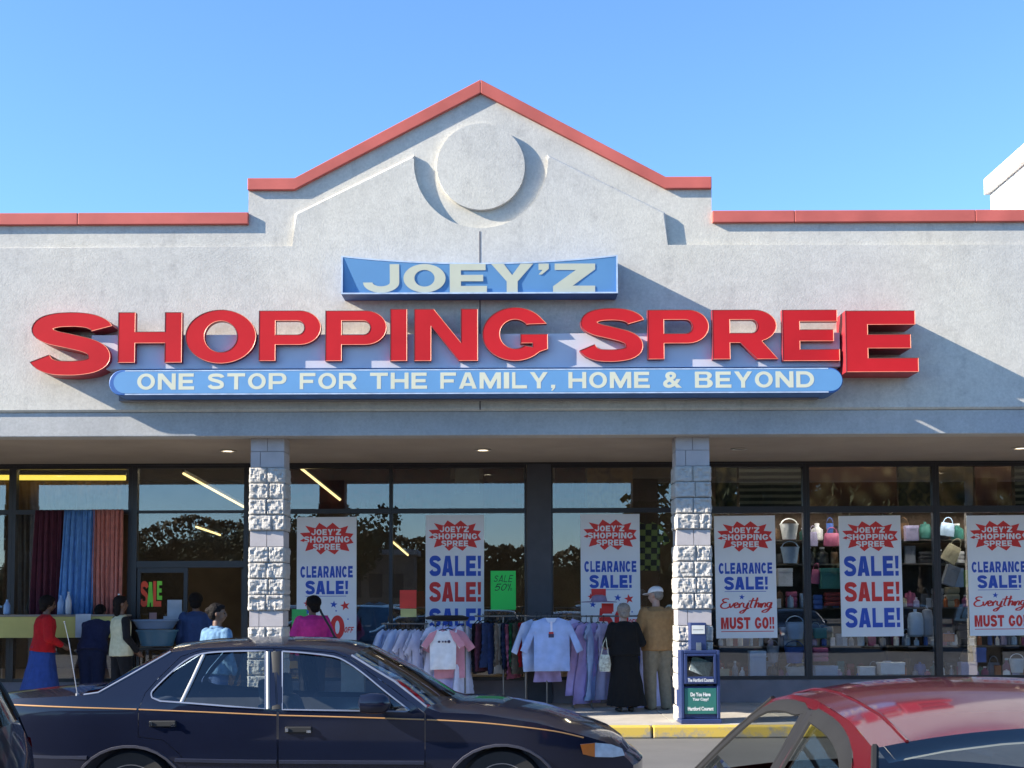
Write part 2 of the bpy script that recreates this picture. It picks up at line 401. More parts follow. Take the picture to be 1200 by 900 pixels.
def column(xc, seed):
    smooth, split, core = MB(), MB(), MB()
    hw, yf, yb = 0.212, 16.20, 16.60
    core.box(xc - hw + 0.012, xc + hw - 0.012, yf + 0.012, yb - 0.012, ZS + 0.001, ZBM + 0.008)
    z = ZS + 0.002; k = 0
    seq = ['s', 'm', 's', 's', 's', 's', 'm', 's', 's', 's', 's', 'm', 's', 's', 's', 's', 'm', 'm']
    for kind in seq:
        z1 = min(z + 0.1945, ZBM + 0.009)
        if z1 - z < 0.03: break
        off = 0.0 if k % 2 else (0.07 if kind == 's' else -0.09)
        if kind == 's': off *= 0.4 if k % 3 else 1.0
        m = xc + off
        for (u, v) in ((xc - hw, m - 0.004), (m + 0.004, xc + hw)):
            if kind == 's':
                rough_block(split, u - (0.012 if u < xc - 0.1 else 0), v + (0.012 if v > xc + 0.1 else 0), yf - 0.012, yb + 0.012, z, z1, 0.025, seed + k*2.3 + u)
            else: smooth.box(u, v, yf, yb, z, z1)
        z += 0.2022; k += 1
    c = obj('column', smooth, SMOOTH, BLD, True)
    obj('split_face_courses', split, SPLIT, c, True, smooth=12)
    obj('mortar_core', core, MORT, c, True)
x1 = PX(312.5, 16.2); x2 = PX(813, 16.2); sp = x2 - x1
for k in range(-2, 4): column(x1 + k*sp + (0.45 if k > 1 else 0), 10.0 + 17*k)
# knee wall and glazing
KNEE = mat('knee_wall_block', (0.20, 0.175, 0.19), 0.9, 0.12, 4, 0.2, 60)
ZSILL, ZHEAD, ZTR = PZ(797, YW), PZ(544.5, YW), PZ(598.5, YW)
GLASS = glass_mat('shop_window_glass', (0.86, 0.88, 0.89), 0.052, 0.02)
def bay(x0, x1, kind='win', mull=0.045, trz=ZTR, trw=0.035):
    fr = MB(); h = mull / 2; ya, yb = YW - 0.05, YW + 0.06
    if kind == 'door':
        zb = ZS + 0.003; dh = PZ(660, YW)
        fr.box(x0 + 0.001, x0 + h + 0.03, ya, yb, zb, ZHEAD); fr.box(x1 - h, x1 - 0.001, ya, yb, zb, ZHEAD)
        for z, t in ((dh, 0.05), (trz, 0.02), (ZHEAD - 0.02, 0.02)): fr.box(x0 + h + 0.031, x1 - h - 0.001, ya + 0.004, yb - 0.004, z - t, z + t)
        o = obj('entrance_frame', fr, DKMET, BLD, True)
        p = MB(); p.box(x0 + h + 0.032, x1 - h - 0.002, YW - 0.002, YW + 0.006, dh + 0.051, trz - 0.021); p.box(x0 + h + 0.032, x1 - h - 0.002, YW - 0.002, YW + 0.006, trz + 0.021, ZHEAD - 0.041)
        obj('transom_pane', p, GLASS, o, True)
        xm = PX(221, YW)
        d = MB(); dx0, dx1, dz0, dz1 = x0 + h + 0.04, xm, zb + 0.008, dh - 0.055
        for (a, b) in ((dx0, dx0 + 0.05), (dx1 - 0.06, dx1)): d.box(a, b, YW - 0.03, YW + 0.02, dz0, dz1)
        d.box(dx0 + 0.051, dx1 - 0.061, YW - 0.028, YW + 0.018, dz0, dz0 + 0.22); d.box(dx0 + 0.051, dx1 - 0.061, YW - 0.028, YW + 0.018, dz1 - 0.07, dz1)
        dd = obj('door', d, DKMET, BLD, True)
        p = MB(); p.box(dx0 + 0.051, dx1 - 0.061, YW - 0.006, YW + 0.002, dz0 + 0.221, dz1 - 0.071); obj('pane', p, GLASS, dd, True)
        p = MB(); p.tube([(dx1 - 0.03, YW - 0.03, 1.0), (dx1 - 0.03, YW - 0.08, 1.0), (dx1 - 0.03, YW - 0.08, 1.35), (dx1 - 0.03, YW - 0.03, 1.35)], 0.012, 8); obj('handle', p, mat('steel', (0.5, 0.5, 0.5), 0.3, metal=1.0), dd, True)
        # second leaf stands open, swung inward
        d = MB(); hx = x1 - h - 0.05
        for (a, b) in ((YW + 0.07, YW + 0.13), (YW + 0.90, YW + 0.96)): d.box(hx, hx + 0.045, a, b, dz0, dz1)
        d.box(hx + 0.002, hx + 0.043, YW + 0.131, YW + 0.899, dz0, dz0 + 0.22); d.box(hx + 0.002, hx + 0.043, YW + 0.131, YW + 0.899, dz1 - 0.07, dz1)
        d2 = obj('door', d, DKMET, BLD, True, label='open door leaf swung inward')
        p = MB(); p.box(hx + 0.02, hx + 0.026, YW + 0.131, YW + 0.899, dz0 + 0.221, dz1 - 0.071); obj('pane', p, GLASS, d2, True)
        return
    fr.box(x0 + 0.001, x0 + h, ya, yb, ZSILL, ZHEAD); fr.box(x1 - h, x1 - 0.001, ya, yb, ZSILL, ZHEAD)
    for z, t in ((ZSILL + 0.025, 0.025), (trz, trw), (ZHEAD - 0.025, 0.025)): fr.box(x0 + h + 0.001, x1 - h - 0.001, ya + 0.004, yb - 0.004, z - t, z + t)
    o = obj('window', fr, DKMET, BLD, True)
    p = MB()
    p.box(x0 + h + 0.001, x1 - h - 0.001, YW, YW + 0.006, ZSILL + 0.051, trz - trw - 0.001); p.box(x0 + h + 0.001, x1 - h - 0.001, YW, YW + 0.006, trz + trw + 0.001, ZHEAD - 0.051)
    obj('pane', p, GLASS, o, True)
    k = MB(); k.box(x0 + 0.001, x1 - 0.001, YW - 0.03, YW + 0.10, ZS + 0.002, ZSILL - 0.002); obj('knee_wall', k, KNEE, BLD, True)
e = [PX(p, YW) for p in (15, 155, 290, 458, 617)]
bay(e[0] - 1.8, e[0], mull=0.11); bay(e[0] - 3.6, e[0] - 1.8); bay(e[0] - 5.4, e[0] - 3.6)
bay(e[0], e[1], mull=0.11); bay(e[1], e[2], 'door', mull=0.10); bay(e[2], e[3]); bay(e[3], e[4], mull=0.06)
w = MB(); pa, pb = PX(617.5, YW), PX(646, YW); w.box(pa + 0.001, pb - 0.001, YW - 0.07, YW + 0.3, ZS + 0.002, ZHEAD); obj('pier', w, mat('dark_grey_pier', (0.05, 0.05, 0.06), 0.6), BLD, True)
e2 = [PX(p, YW) for p in (646, 800, 945, 1097, 1250)]
for a, b in zip(e2, e2[1:]): bay(a, b, mull=0.10 if a > 1 else 0.05, trw=0.05 if a > 2 else 0.035)
for k in range(3): bay(e2[-1] + 1.9*k, e2[-1] + 1.9*(k+1), mull=0.1, trw=0.05)
w = MB(); w.box(-20, 20, YW - 0.055, YW + 0.09, ZHEAD + 0.001, ZBM + 0.011); obj('head_trim', w, DKMET, BLD, True)
for (a, b) in ((-20, e[0] - 5.401), (e2[-1] + 5.701, 20)):
    w = MB(); w.box(a, b, YW - 0.03, YW + 0.1, ZS + 0.002, ZHEAD); obj('wall', w, KNEE, BLD, True)
# interior shell
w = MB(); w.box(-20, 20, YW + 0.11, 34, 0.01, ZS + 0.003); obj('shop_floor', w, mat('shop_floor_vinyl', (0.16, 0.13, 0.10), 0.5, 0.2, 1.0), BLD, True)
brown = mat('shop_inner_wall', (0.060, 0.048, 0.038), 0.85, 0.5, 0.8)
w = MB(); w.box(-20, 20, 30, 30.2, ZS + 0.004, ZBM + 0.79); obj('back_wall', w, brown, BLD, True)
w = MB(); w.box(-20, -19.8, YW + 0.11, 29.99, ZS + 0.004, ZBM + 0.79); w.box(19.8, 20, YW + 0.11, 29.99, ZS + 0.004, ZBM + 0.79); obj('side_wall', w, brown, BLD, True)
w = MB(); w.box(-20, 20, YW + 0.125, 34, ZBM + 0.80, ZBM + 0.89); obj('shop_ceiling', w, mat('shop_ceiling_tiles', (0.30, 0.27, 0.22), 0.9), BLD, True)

# neighbouring taller unit, white, sunlit flank behind the coping
WHITE = mat('white_render', (0.80, 0.79, 0.76), 0.8, 0.05, 2)
NB = thing('neighbour_building', 'white rendered taller unit rising behind the right end of the red coping', 'building', (9.4, 17.4, zl))
yf, yb_ = 16.45, 18.1
xs = PX(1158, yb_, 220); zt_ = PZ(211, yb_); zt_b = PZ(232, yb_)
w = MB(); w.box(xs + 0.02, xs + 6, yf + 0.25, yb_ - 0.02, zl - 1.5, zt_b + 0.02); obj('wall', w, WHITE, NB, True)
w = MB(); w.box(xs - 0.05, xs + 6.1, yf, yb_ + 0.04, zt_b + 0.03, zt_); obj('eave_fascia', w, WHITE, NB, True, bevel=0.01)
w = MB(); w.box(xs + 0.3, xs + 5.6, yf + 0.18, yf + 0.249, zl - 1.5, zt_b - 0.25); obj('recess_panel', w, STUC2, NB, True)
# ---------------------------------------------------------------- the wall signs
def arc(cx, cy, rx, ry, a0, a1, n=14): return [(cx + rx*math.cos(R(a0 + (a1-a0)*k/n)), cy + ry*math.sin(R(a0 + (a1-a0)*k/n))) for k in range(n+1)]
def stroke(path, wx, wz):
    """thicken a centre line with an upright-wide nib: outline as one polygon"""
    L_, R_ = [], []
    for i, p in enumerate(path):
        a = path[max(i-1, 0)]; b = path[min(i+1, len(path)-1)]
        d = Vector((b[0]-a[0], b[1]-a[1])).normalized(); nx, nz = -d.y, d.x
        L_.append((p[0] + nx*wx/2, p[1] + nz*wz/2)); R_.append((p[0] - nx*wx/2, p[1] - nz*wz/2))
    return L_ + R_[::-1]
def glyph(ch, s=0.27, t=0.23):
    """outlines in a unit box: (outer, [holes]); s = stem width, t = bar height"""
    m0, m1 = 0.5 - t/2, 0.5 + t/2
    if ch == 'H': return [(0,0),(s,0),(s,m0),(1-s,m0),(1-s,0),(1,0),(1,1),(1-s,1),(1-s,m1),(s,m1),(s,1),(0,1)], []
    if ch == 'I': return [(0,0),(1,0),(1,1),(0,1)], []
    if ch == 'L': return [(0,0),(1,0),(1,t),(s,t),(s,1),(0,1)], []
    if ch == 'T': return [(0.5-s/2,0),(0.5+s/2,0),(0.5+s/2,1-t),(1,1-t),(1,1),(0,1),(0,1-t),(0.5-s/2,1-t)], []
    if ch == 'F': return [(0,0),(s,0),(s,0.38),(0.86,0.38),(0.86,0.38+t),(s,0.38+t),(s,1-t),(1,1-t),(1,1),(0,1)], []
    if ch == 'E': return [(0,0),(1,0),(1,t),(s+0.04,t),(s+0.04,m0),(0.90,m0),(0.90,m1),(s+0.04,m1),(s+0.04,1-t),(0.965,1-t),(0.965,1),(0,1)], []
    if ch == 'N': return [(0,0),(s,0),(s,0.66),(1-s*1.1,0),(1,0),(1,1),(1-s,1),(1-s,0.36),(s*1.15,1),(0,1)], []
    if ch == 'M': q = s*0.85; return [(0,0),(q,0),(q,0.62),(0.5-q*0.3,0),(0.5+q*0.3,0),(1-q,0.62),(1-q,0),(1,0),(1,1),(1-q*1.25,1),(0.5,0.40),(q*1.25,1),(0,1)], []
    if ch == 'V': return [(0.5-s*0.55,0),(0.5+s*0.55,0),(1,1),(1-s*1.1,1),(0.5,0.32),(s*1.1,1),(0,1)], []
    if ch == 'A': q = s*1.05; return [(0,0),(q,0),(q+0.055,0.17),(1-q-0.055,0.17),(1-q,0),(1,0),(0.5+q*0.62,1),(0.5-q*0.62,1)], [[(q+0.125,0.17+t*0.85),(0.5,0.76),(1-q-0.125,0.17+t*0.85)]]
    if ch == 'Y': return [(0.5-s/2,0),(0.5+s/2,0),(0.5+s/2,0.38),(1,1),(1-s*1.15,1),(0.5,0.60),(s*1.15,1),(0,1),(0.5-s/2,0.38)], []
    if ch == 'Z': return [(0,0),(1,0),(1,t),(0.47,t),(1,1-t*0.9),(1,1),(0.04,1),(0.04,1-t),(0.54,1-t),(0,t*0.9)], []
    if ch == 'U': return [(0,1),(0,0.36)] + arc(0.5,0.36,0.5,0.36,180,360,20)[1:] + [(1,1),(1-s,1),(1-s,0.38)] + arc(0.5,0.38,0.5-s,0.38-t,360,180,16)[1:] + [(s,1)], []
    if ch == 'J': return [(1,1),(1,0.36)] + arc(0.5,0.36,0.5,0.36,0,-180,20)[1:] + [(s,0.36)] + arc(0.5,0.36,0.5-s,0.36-t,180,360,16)[1:] + [(1-s,1)], []
    if ch == 'P': i = (0.68-t*2)/2 + 0.0; return [(0,0),(s,0),(s,0.32),(0.66,0.32)] + arc(0.66,0.66,0.34,0.34,-90,90)[1:] + [(0,1)], [[(s,0.32+t*0.88),(s,1-t*0.88),(0.62,1-t*0.88)] + arc(0.62,0.66,max(0.04,0.38-s),0.34-t*0.88,90,-90,8)[1:]]
    if ch == 'R': return [(0,0),(s,0),(s,0.33),(0.42,0.33),(0.98-s*1.12,0),(1.0,0),(0.76,0.36)] + arc(0.64,0.675,0.34,0.325,-68,90) + [(0,1)], [[(s,0.33+t*0.88),(s,1-t*0.88),(0.60,1-t*0.88)] + arc(0.60,0.665,max(0.04,0.36-s),0.335-t*0.88,90,-90,8)[1:]]
    if ch == 'D': return [(0,0),(0.48,0)] + arc(0.48,0.5,0.52,0.5,-90,90,22)[1:] + [(0,1)], [[(s,t),(s,1-t),(0.46,1-t)] + arc(0.46,0.5,0.54-s,0.5-t,90,-90,16)[1:]]
    if ch == 'B':
        o = [(0,0),(0.66,0)] + arc(0.66,0.27,0.34,0.27,-90,62,12)[1:] + arc(0.62,0.755,0.33,0.245,-58,90,12) + [(0,1)]
        h = lambda z0, z1, x: [(s,z0),(s,z1),(x,z1)] + arc(x,(z0+z1)/2,max(0.04,0.93-s-x),(z1-z0)/2,90,-90,8)[1:]
        tt = t*0.86; return o, [h(tt,0.52-tt/2,0.64), h(0.52+tt/2,1-tt,0.60)]
    if ch in 'O0': return arc(0.5,0.5,0.5,0.5,0,352,44), [arc(0.5,0.5,0.5-s,0.5-t*0.92,0,350,35)]
    if ch == 'C': o = arc(0.5,0.5,0.5,0.5,38,322,40) + arc(0.5,0.5,0.5-s,0.5-t,318,42,30); return o, []
    if ch == 'G':
        o = arc(0.5,0.5,0.5,0.5,42,318,40) + [(1.0,0.22),(1.0,0.50),(0.58,0.50),(0.58,0.50-t*0.75),(0.76,0.50-t*0.75),(0.76,0.26)]
        o += arc(0.5,0.5,0.5-s,0.5-t,-52,-320,30); o += [(0.72,0.68),(0.985,0.69)]
        return o, []
    if ch == 'S':
        a = t/2 - 0.002
        path = [(0.885,0.74),(0.85,0.80),(0.74,0.86),(0.60,0.885),(0.46,0.888),(0.32,0.875),(0.20,0.83),(0.15,0.74),(0.18,0.66),(0.28,0.60),(0.42,0.56),(0.56,0.52),(0.70,0.475),(0.81,0.41),(0.855,0.32),(0.84,0.22),(0.75,0.15),(0.60,0.118),(0.46,0.112),(0.30,0.125),(0.18,0.18),(0.115,0.27)]
        pv = [Vector(p + (0,)) for p in path]; fine = []
        for i in range(len(pv)-1):
            aa, b, c, d = pv[max(i-1,0)], pv[i], pv[i+1], pv[min(i+2, len(pv)-1)]
            for k in range(3):
                u = k/3.0; q = 0.5*((2*b) + (-aa+c)*u + (2*aa-5*b+4*c-d)*u*u + (-aa+3*b-3*c+d)*u**3); fine.append((q.x, q.y))
        fine.append(path[-1])
        return stroke(fine, min(0.34, s*1.04), t*1.0), []
    if ch == '!': return [(0.12,0.36),(0.88,0.36),(1,1),(0,1)], []
    if ch == '.': return [(0.05,0),(0.95,0),(0.95,0.24),(0.05,0.24)], []
    if ch == ',': return [(0.1,-0.14),(0.45,-0.14),(1,0.05),(1,0.22),(0.1,0.22),(0.1,0.02),(0.45,0.02)], []
    if ch == "'": return [(0.1,0.62),(0.4,0.62),(1,0.82),(1,1),(0.1,1),(0.1,0.78),(0.45,0.78)], []
    if ch == '5': return [(0.05,t*0.9),(0,0.08)] + arc(0.47,0.34,0.53,0.34,-140,140,24) + [(0.3,1-t),(0.95,1-t),(0.95,1),(0.08,1),(0.0,0.42),(0.25,0.42)] + arc(0.47,0.33,0.53-s,0.34-t,150,-150,16), []
    if ch == '&': return stroke([(0.98,0.08),(0.72,0.36),(0.42,0.62),(0.30,0.80),(0.42,0.93),(0.58,0.86),(0.56,0.70),(0.34,0.50),(0.16,0.34),(0.14,0.18),(0.30,0.08),(0.52,0.10),(0.74,0.26),(0.90,0.46)], s*0.95, t*0.95), []
    return [(0,0),(1,0),(1,1),(0,1)], []
GW = {'I': 0.30, '!': 0.30, ',': 0.26, "'": 0.27, 'M': 1.2, ' ': 0.42, 'J': 0.86, 'L': 0.84, 'S': 0.95, 'E': 0.88, 'F': 0.88, '&': 1.05, '.': 0.3}
def in_poly(p, l):
    c = False
    for i in range(len(l)):
        (ax, ay), (bx, by) = l[i-1], l[i]
        if (ay > p[1]) != (by > p[1]) and p[0] < (bx-ax)*(p[1]-ay)/(by-ay) + ax: c = not c
    return c
def tess(loops):
    vs, es = [], []
    for l in loops:
        k0 = len(vs); vs += [Vector(p) for p in l]; es += [(k0+i, k0+(i+1) % len(l)) for i in range(len(l))]
    r = geometry.delaunay_2d_cdt(vs, es, [], 0, 1e-6); tris = []
    for f in r[2]:
        m_ = sum((r[0][i] for i in f), Vector((0, 0)))/len(f)
        if in_poly(m_, loops[0]) and not any(in_poly(m_, h) for h in loops[1:]): tris.append(f)
    return r[0], tris
def lettering(body, x0, x1, z0, z1, y, depth=0.004, s=0.27, t=0.22, gap=0.16, into=None, mi=0, slant=0.0, only=None):
    """block capitals fitted into the upright box, standing depth proud of y"""
    m = into or MB(); xs = 0.0; lay = []
    for ch in body:
        wd = GW.get(ch, 1.0)
        if ch != ' ': lay.append((ch, xs, wd))
        xs += wd + gap
    tot = xs - gap; k = (x1 - x0)/tot
    for i, (ch, a, wd) in enumerate(lay):
        if only is not None and i not in only: continue
        if ch == '&':
            text_fit('&', x0 + k*a, x0 + k*(a + wd), z0, z1, y, depth, bold=0.025, into=m, mi=mi); continue
        parts = [glyph(ch, s, t)] + ([glyph('.', s, t)] if ch == '!' else [])
        for o, holes in parts:
            mp = lambda p: (x0 + k*(a + p[0]*wd) + slant*(p[1] - 0.5)*(z1 - z0), z0 + p[1]*(z1 - z0))
            loops = [[mp(p) for p in o]] + [[mp(p) for p in h] for h in holes]
            v, tr = tess(loops); vv = [m.bm.verts.new((p.x, y - depth, p.y)) for p in v]
            for f in tr: m.bm.faces.new([vv[j] for j in f]).material_index = mi
            for l in loops:
                f0 = [m.bm.verts.new((p[0], y - depth, p[1])) for p in l]; f1 = [m.bm.verts.new((p[0], y, p[1])) for p in l]
                for j in range(len(l)):
                    q = (j+1) % len(l); m.bm.faces.new((f0[j], f1[j], f1[q], f0[q])).material_index = mi
    return m

SIGNBLUE = mat('sign_blue_face', (0.12, 0.29, 0.52), 0.5, 0.05, 2.0)
BLUEDK = mat('sign_blue_edge', (0.035, 0.12, 0.36), 0.5, 0.12, 4)
CREAM = mat('cream_lettering', (0.60, 0.60, 0.46), 0.6, 0.04, 3)
TRIMB = mat('pale_sign_trim', (0.45, 0.55, 0.68), 0.5, 0.2, 9)
YLET = YF - 0.30
# upper box sign
YJ = YF - 0.345
S1 = thing('box_sign', 'upper blue box sign with cream shop name below the round medallion', 'sign', (PX(562, YF), YF, PZ(351, YF)))
x0, x1 = PX(400, YJ, 325), PX(724, YJ, 325); z0, z1 = PZ(344, YJ), PZ(299, YJ)
w = MB()
n = 16; sag = 0.095
topc = [(x1 - (x1-x0)*k/n, z1 - sag*(1 - (2*k/n - 1)**2)) for k in range(n+1)]
outer = [(x0, z0), (x1, z0)] + topc
t = 0.018
inner = [(x0 + t, z0 + t), (x1 - t, z0 + t)] + [(max(x0 + t, min(x1 - t, px_)), pz_ - t) for px_, pz_ in topc]
# shell ring: outer skin, front rim, inner skin
N = len(outer)
def ring(pts, y): return [w.bm.verts.new((a, y, b)) for a, b in pts]
o0, o1, i0, i1 = ring(outer, YJ), ring(outer, YF - 0.001), ring(inner, YJ), ring(inner, YF - 0.06)
for k in range(N):
    q = (k+1) % N
    w.bm.faces.new((o0[k], o0[q], o1[q], o1[k])).material_index = 0
    w.bm.faces.new((i0[k], i1[k], i1[q], i0[q])).material_index = 0
    w.bm.faces.new((o0[k], i0[k], i0[q], o0[q])).material_index = 1
obj('case', w, [BLUEDK, TRIMB], S1, True)
# the face leans back: flush at its top, recessed at its foot
rec = 0.055
def yface(z, x):
    zt__ = z1 - sag*(1 - (2*(x - x0)/(x1 - x0) - 1)**2) - t
    return YJ + 0.003 + rec * max(0.0, zt__ - z) / (z1 - z0)
w = MB()
fr = [w.bm.verts.new((a, yface(b, a), b)) for a, b in inner]; bmesh.ops.triangulate(w.bm, faces=[w.bm.faces.new(fr)])
obj('face_panel', w, SIGNBLUE, S1, True)
m = MB()
lettering("JOEY'Z", PX(424, YJ), PX(700, YJ), PZ(341.5, YJ), PZ(309, YJ), 0.0, 0.0012, s=0.26, t=0.225, gap=0.10, into=m)
for v in m.bm.verts: v.co.y += yface(v.co.z, v.co.x) - 0.0025
obj('lettering', m, CREAM, S1, True)
# raceway panel and channel letters
S2 = thing('channel_letter_sign', 'big red raised letters spelling the shop name across the wall', 'sign', (PX(555, YF), YF, PZ(430, YF)))
w = MB(); yr = YF - 0.21
w.box(PX(103, yr), PX(989, yr), yr, YF - 0.001, PZ(431, yr), PZ(391, yr))
obj('raceway', w, mat('lavender_raceway', (0.54, 0.525, 0.56), 0.6, 0.10, 1.5), S2, True, bevel=0.006)
LRED = mat('red_letter_face', (0.52, 0.016, 0.022), 0.6, 0.12, 1.2, spec=0.15)
LSIDE = mat('red_letter_return', (0.30, 0.02, 0.03), 0.5, 0.15, 5)
LTRIM = mat('gold_letter_trim', (0.58, 0.20, 0.12), 0.45, 0.2, 8)

def glyph_mesh(ch, x0, x1, z0, z1, yf, yback):
    o, holes = glyph(ch)
    xs = [p[0] for p in o]; zs = [p[1] for p in o]; a, b, c, d = min(xs), max(xs), min(zs), max(zs)
    mp = lambda p: (x0 + (p[0]-a)/(b-a)*(x1-x0), z0 + (p[1]-c)/(d-c)*(z1-z0))
    loops = [[mp(p) for p in o]] + [[mp(p) for p in h] for h in holes]
    def off(l, dist, hole=False):
        A = sum(l[i-1][0]*l[i][1]-l[i][0]*l[i-1][1] for i in range(len(l)))
        sgn = (1 if A > 0 else -1) * (-1 if hole else 1); res = []
        n_ = len(l)
        for i in range(n_):
            p, a_, b_ = Vector(l[i]), Vector(l[i-1]), Vector(l[(i+1) % n_])
            d1, d2 = (p-a_).normalized(), (b_-p).normalized()
            n1, n2 = Vector((-d1.y, d1.x)), Vector((-d2.y, d2.x)); nn = n1 + n2
            nn = nn / max(0.35, nn.length_squared) * 2 if nn.length > 1e-6 else n1
            if nn.length > 2.2: nn = nn.normalized()*2.2
            q = p + nn*sgn*dist; res.append((q.x, q.y))
        return res
    side, face = MB(), MB()
    ins = [off(loops[0], 0.007)] + [off(h, 0.007, True) for h in loops[1:]]
    for l, i_ in zip(loops, ins):
        n_ = len(l)
        f0 = [side.bm.verts.new((p[0], yf, p[1])) for p in l]; f1 = [side.bm.verts.new((p[0], yback, p[1])) for p in l]
        g0 = [side.bm.verts.new((p[0], yf, p[1])) for p in l]; g1 = [side.bm.verts.new((p[0], yf + 0.004, p[1])) for p in i_]
        for k in range(n_):
            q = (k+1) % n_
            side.bm.faces.new((f0[k], f1[k], f1[q], f0[q])).material_index = 0
            side.bm.faces.new((g0[k], g0[q], g1[q], g1[k])).material_index = 1
    v, tr = tess(ins)
    vv = [face.bm.verts.new((p.x, yf + 0.004, p.y)) for p in v]
    for f in tr: face.bm.faces.new([vv[i] for i in f])
    v, tr = tess(loops)
    vv = [side.bm.verts.new((p.x, yback, p.y)) for p in v]
    for f in tr: side.bm.faces.new([vv[i] for i in f]).material_index = 0
    return side, face
LET = [('S',35,131,366,440),('H',138,213,366,425),('O',217,300,363,426),('P',303,376,364,423),('P',381,453,364,423),('I',457,477,362,423),
       ('N',485,560,362,423),('G',565,642,360,423),('S',679,755,361,424),('P',759,831,363,421),('R',835,912,363,421),('E',917,984,363,423),('E',991,1076,364,436)]
for ch, a, b, c, d in LET:
    yl = YLET - (0.12 if a > 985 else 0)
    side, face = glyph_mesh(ch, PX(a, yl, 400), PX(b, yl, 400), PZ(d, yl, a), PZ(c, yl, a), yl, yr - 0.001 if 103 < (a+b)/2 < 985 else YF - 0.001)
    o = obj('letter', side, [LSIDE, LTRIM], S2, True); obj('letter_face', face, LRED, o, True)
# lower strip sign with round ends
YS2 = YF - 0.45
S3 = thing('strip_sign', 'long blue round-ended sign with cream slogan under the red letters', 'sign', (PX(557, YF), YF, PZ(466, YF)))
x0, x1 = PX(127.5, YS2, 448), PX(988, YS2, 448); z0, z1 = PZ(462, YS2), PZ(432, YS2); rz = (z1 - z0)/2; zc = (z0+z1)/2
def pill(x0, x1, zc, rz, rx, n=14):
    return arc(x1 - rx, zc, rx, rz, -90, 90, n) + arc(x0 + rx, zc, rx, rz, 90, 270, n)
w = MB(); w.prism(pill(x0, x1, zc, rz, 0.16), YS2, YF - 0.001); obj('case', w, BLUEDK, S3, True, smooth=30, bevel=0.012)
w = MB(); w.prism(pill(x0 + 0.06, x1 - 0.012, zc + 0.004, rz - 0.022, 0.145), YS2 - 0.006, YS2 + 0.01); obj('face_panel', w, SIGNBLUE, S3, True)
w = MB()
for zz in (zc + rz - 0.012, zc - rz + 0.014): w.box(x0 + 0.20, x1 - 0.18, YS2 - 0.008, YS2 + 0.002, zz - 0.007, zz + 0.007)
obj('trim', w, TRIMB, S3, True)
m = MB(); lettering('ONE STOP FOR THE FAMILY, HOME & BEYOND', PX(161, YS2, 446), PX(954, YS2, 446), PZ(455.5, YS2, 560), PZ(436.5, YS2, 560), YS2 - 0.006, 0.0015, s=0.225, t=0.20, gap=0.16, into=m)
obj('lettering', m, CREAM, S3, True)
w = MB(); w.box(PX(140, YF), PX(960, YF), YF - 0.12, YF - 0.002, PZ(470, YF), PZ(463, YF)); obj('mounting_rail', w, mat('rail_grey', (0.18, 0.18, 0.2), 0.7), S3, True)
# ---------------------------------------------------------------- vehicles
def pip(p, l):
    c = False
    for i in range(len(l)):
        (ax, ay), (bx, by) = l[i-1], l[i]
        if (ay > p[1]) != (by > p[1]) and p[0] < (bx-ax)*(p[1]-ay)/(by-ay) + ax: c = not c
    return c
def densify(l, s=0.05, closed=True):
    out = []
    for i in range(len(l) if closed else len(l)-1):
        a, b = Vector(l[i]), Vector(l[(i+1) % len(l)]); n = max(1, int((b-a).length/s))
        for k in range(n): q = a.lerp(b, k/n); out.append((q.x, q.y))
    if not closed: out.append(tuple(l[-1]))
    return out
def spline(pts, sub=4, closed=False):
    out = []; n = len(pts)
    for i in range(n if closed else n-1):
        g = lambda k: Vector(pts[k % n]) if closed else Vector(pts[min(max(k, 0), n-1)])
        a, b, c, d = g(i-1), g(i), g(i+1), g(i+2)
        for k in range(sub):
            u = k/sub; q = 0.5*((2*b) + (c-a)*u + (2*a-5*b+4*c-d)*u*u + (3*b-a-3*c+d)*u**3); out.append(tuple(q))
    if not closed: out.append(tuple(pts[-1]))
    return out
def poly_inset(l, d):
    A = sum(l[i-1][0]*l[i][1]-l[i][0]*l[i-1][1] for i in range(len(l))); s = 1 if A > 0 else -1; res = []
    for i in range(len(l)):
        p, a, b = Vector(l[i]), Vector(l[i-1]), Vector(l[(i+1) % len(l)])
        d1, d2 = (p-a).normalized(), (b-p).normalized(); nn = Vector((-d1.y, d1.x)) + Vector((-d2.y, d2.x))
        nn = nn / max(0.5, nn.length_squared) * 2
        res.append((p.x + nn.x*s*d, p.y + nn.y*s*d))
    return res
def sheet(outline, holes, hw, side, spacing=0.07, out=0.0, seg=0.05):
    """curved side panel: outline and holes in (x, z), bent onto y = side * hw(x, z)"""
    loops = [densify(outline, seg)] + [densify(h, seg) for h in holes]
    vs, es = [], []
    for l in loops:
        k0 = len(vs); vs += [Vector(p) for p in l]; es += [(k0+i, k0+(i+1) % len(l)) for i in range(len(l))]
    xs = [p[0] for p in loops[0]]; zs = [p[1] for p in loops[0]]
    x = min(xs) + spacing/2
    while x < max(xs):
        z = min(zs) + spacing/2
        while z < max(zs):
            p = Vector((x, z))
            if pip(p, loops[0]) and not any(pip(p, h) for h in loops[1:]):
                if all((q - p).length > spacing*0.45 for q in vs[:len(es)]): vs.append(p)
            z += spacing
        x += spacing
    r = geometry.delaunay_2d_cdt(vs, es, [], 0, 1e-6)
    m = MB(); vv = [m.bm.verts.new((p.x, side*(hw(p.x, p.y) + out), p.y)) for p in r[0]]
    for f in r[2]:
        c = sum((r[0][i] for i in f), Vector((0, 0)))/len(f)
        if pip(c, loops[0]) and not any(pip(c, h) for h in loops[1:]):
            try: m.bm.faces.new([vv[i] for i in f]).smooth = True
            except ValueError: pass
    for v in [v for v in m.bm.verts if not v.link_faces]: m.bm.verts.remove(v)
    return m
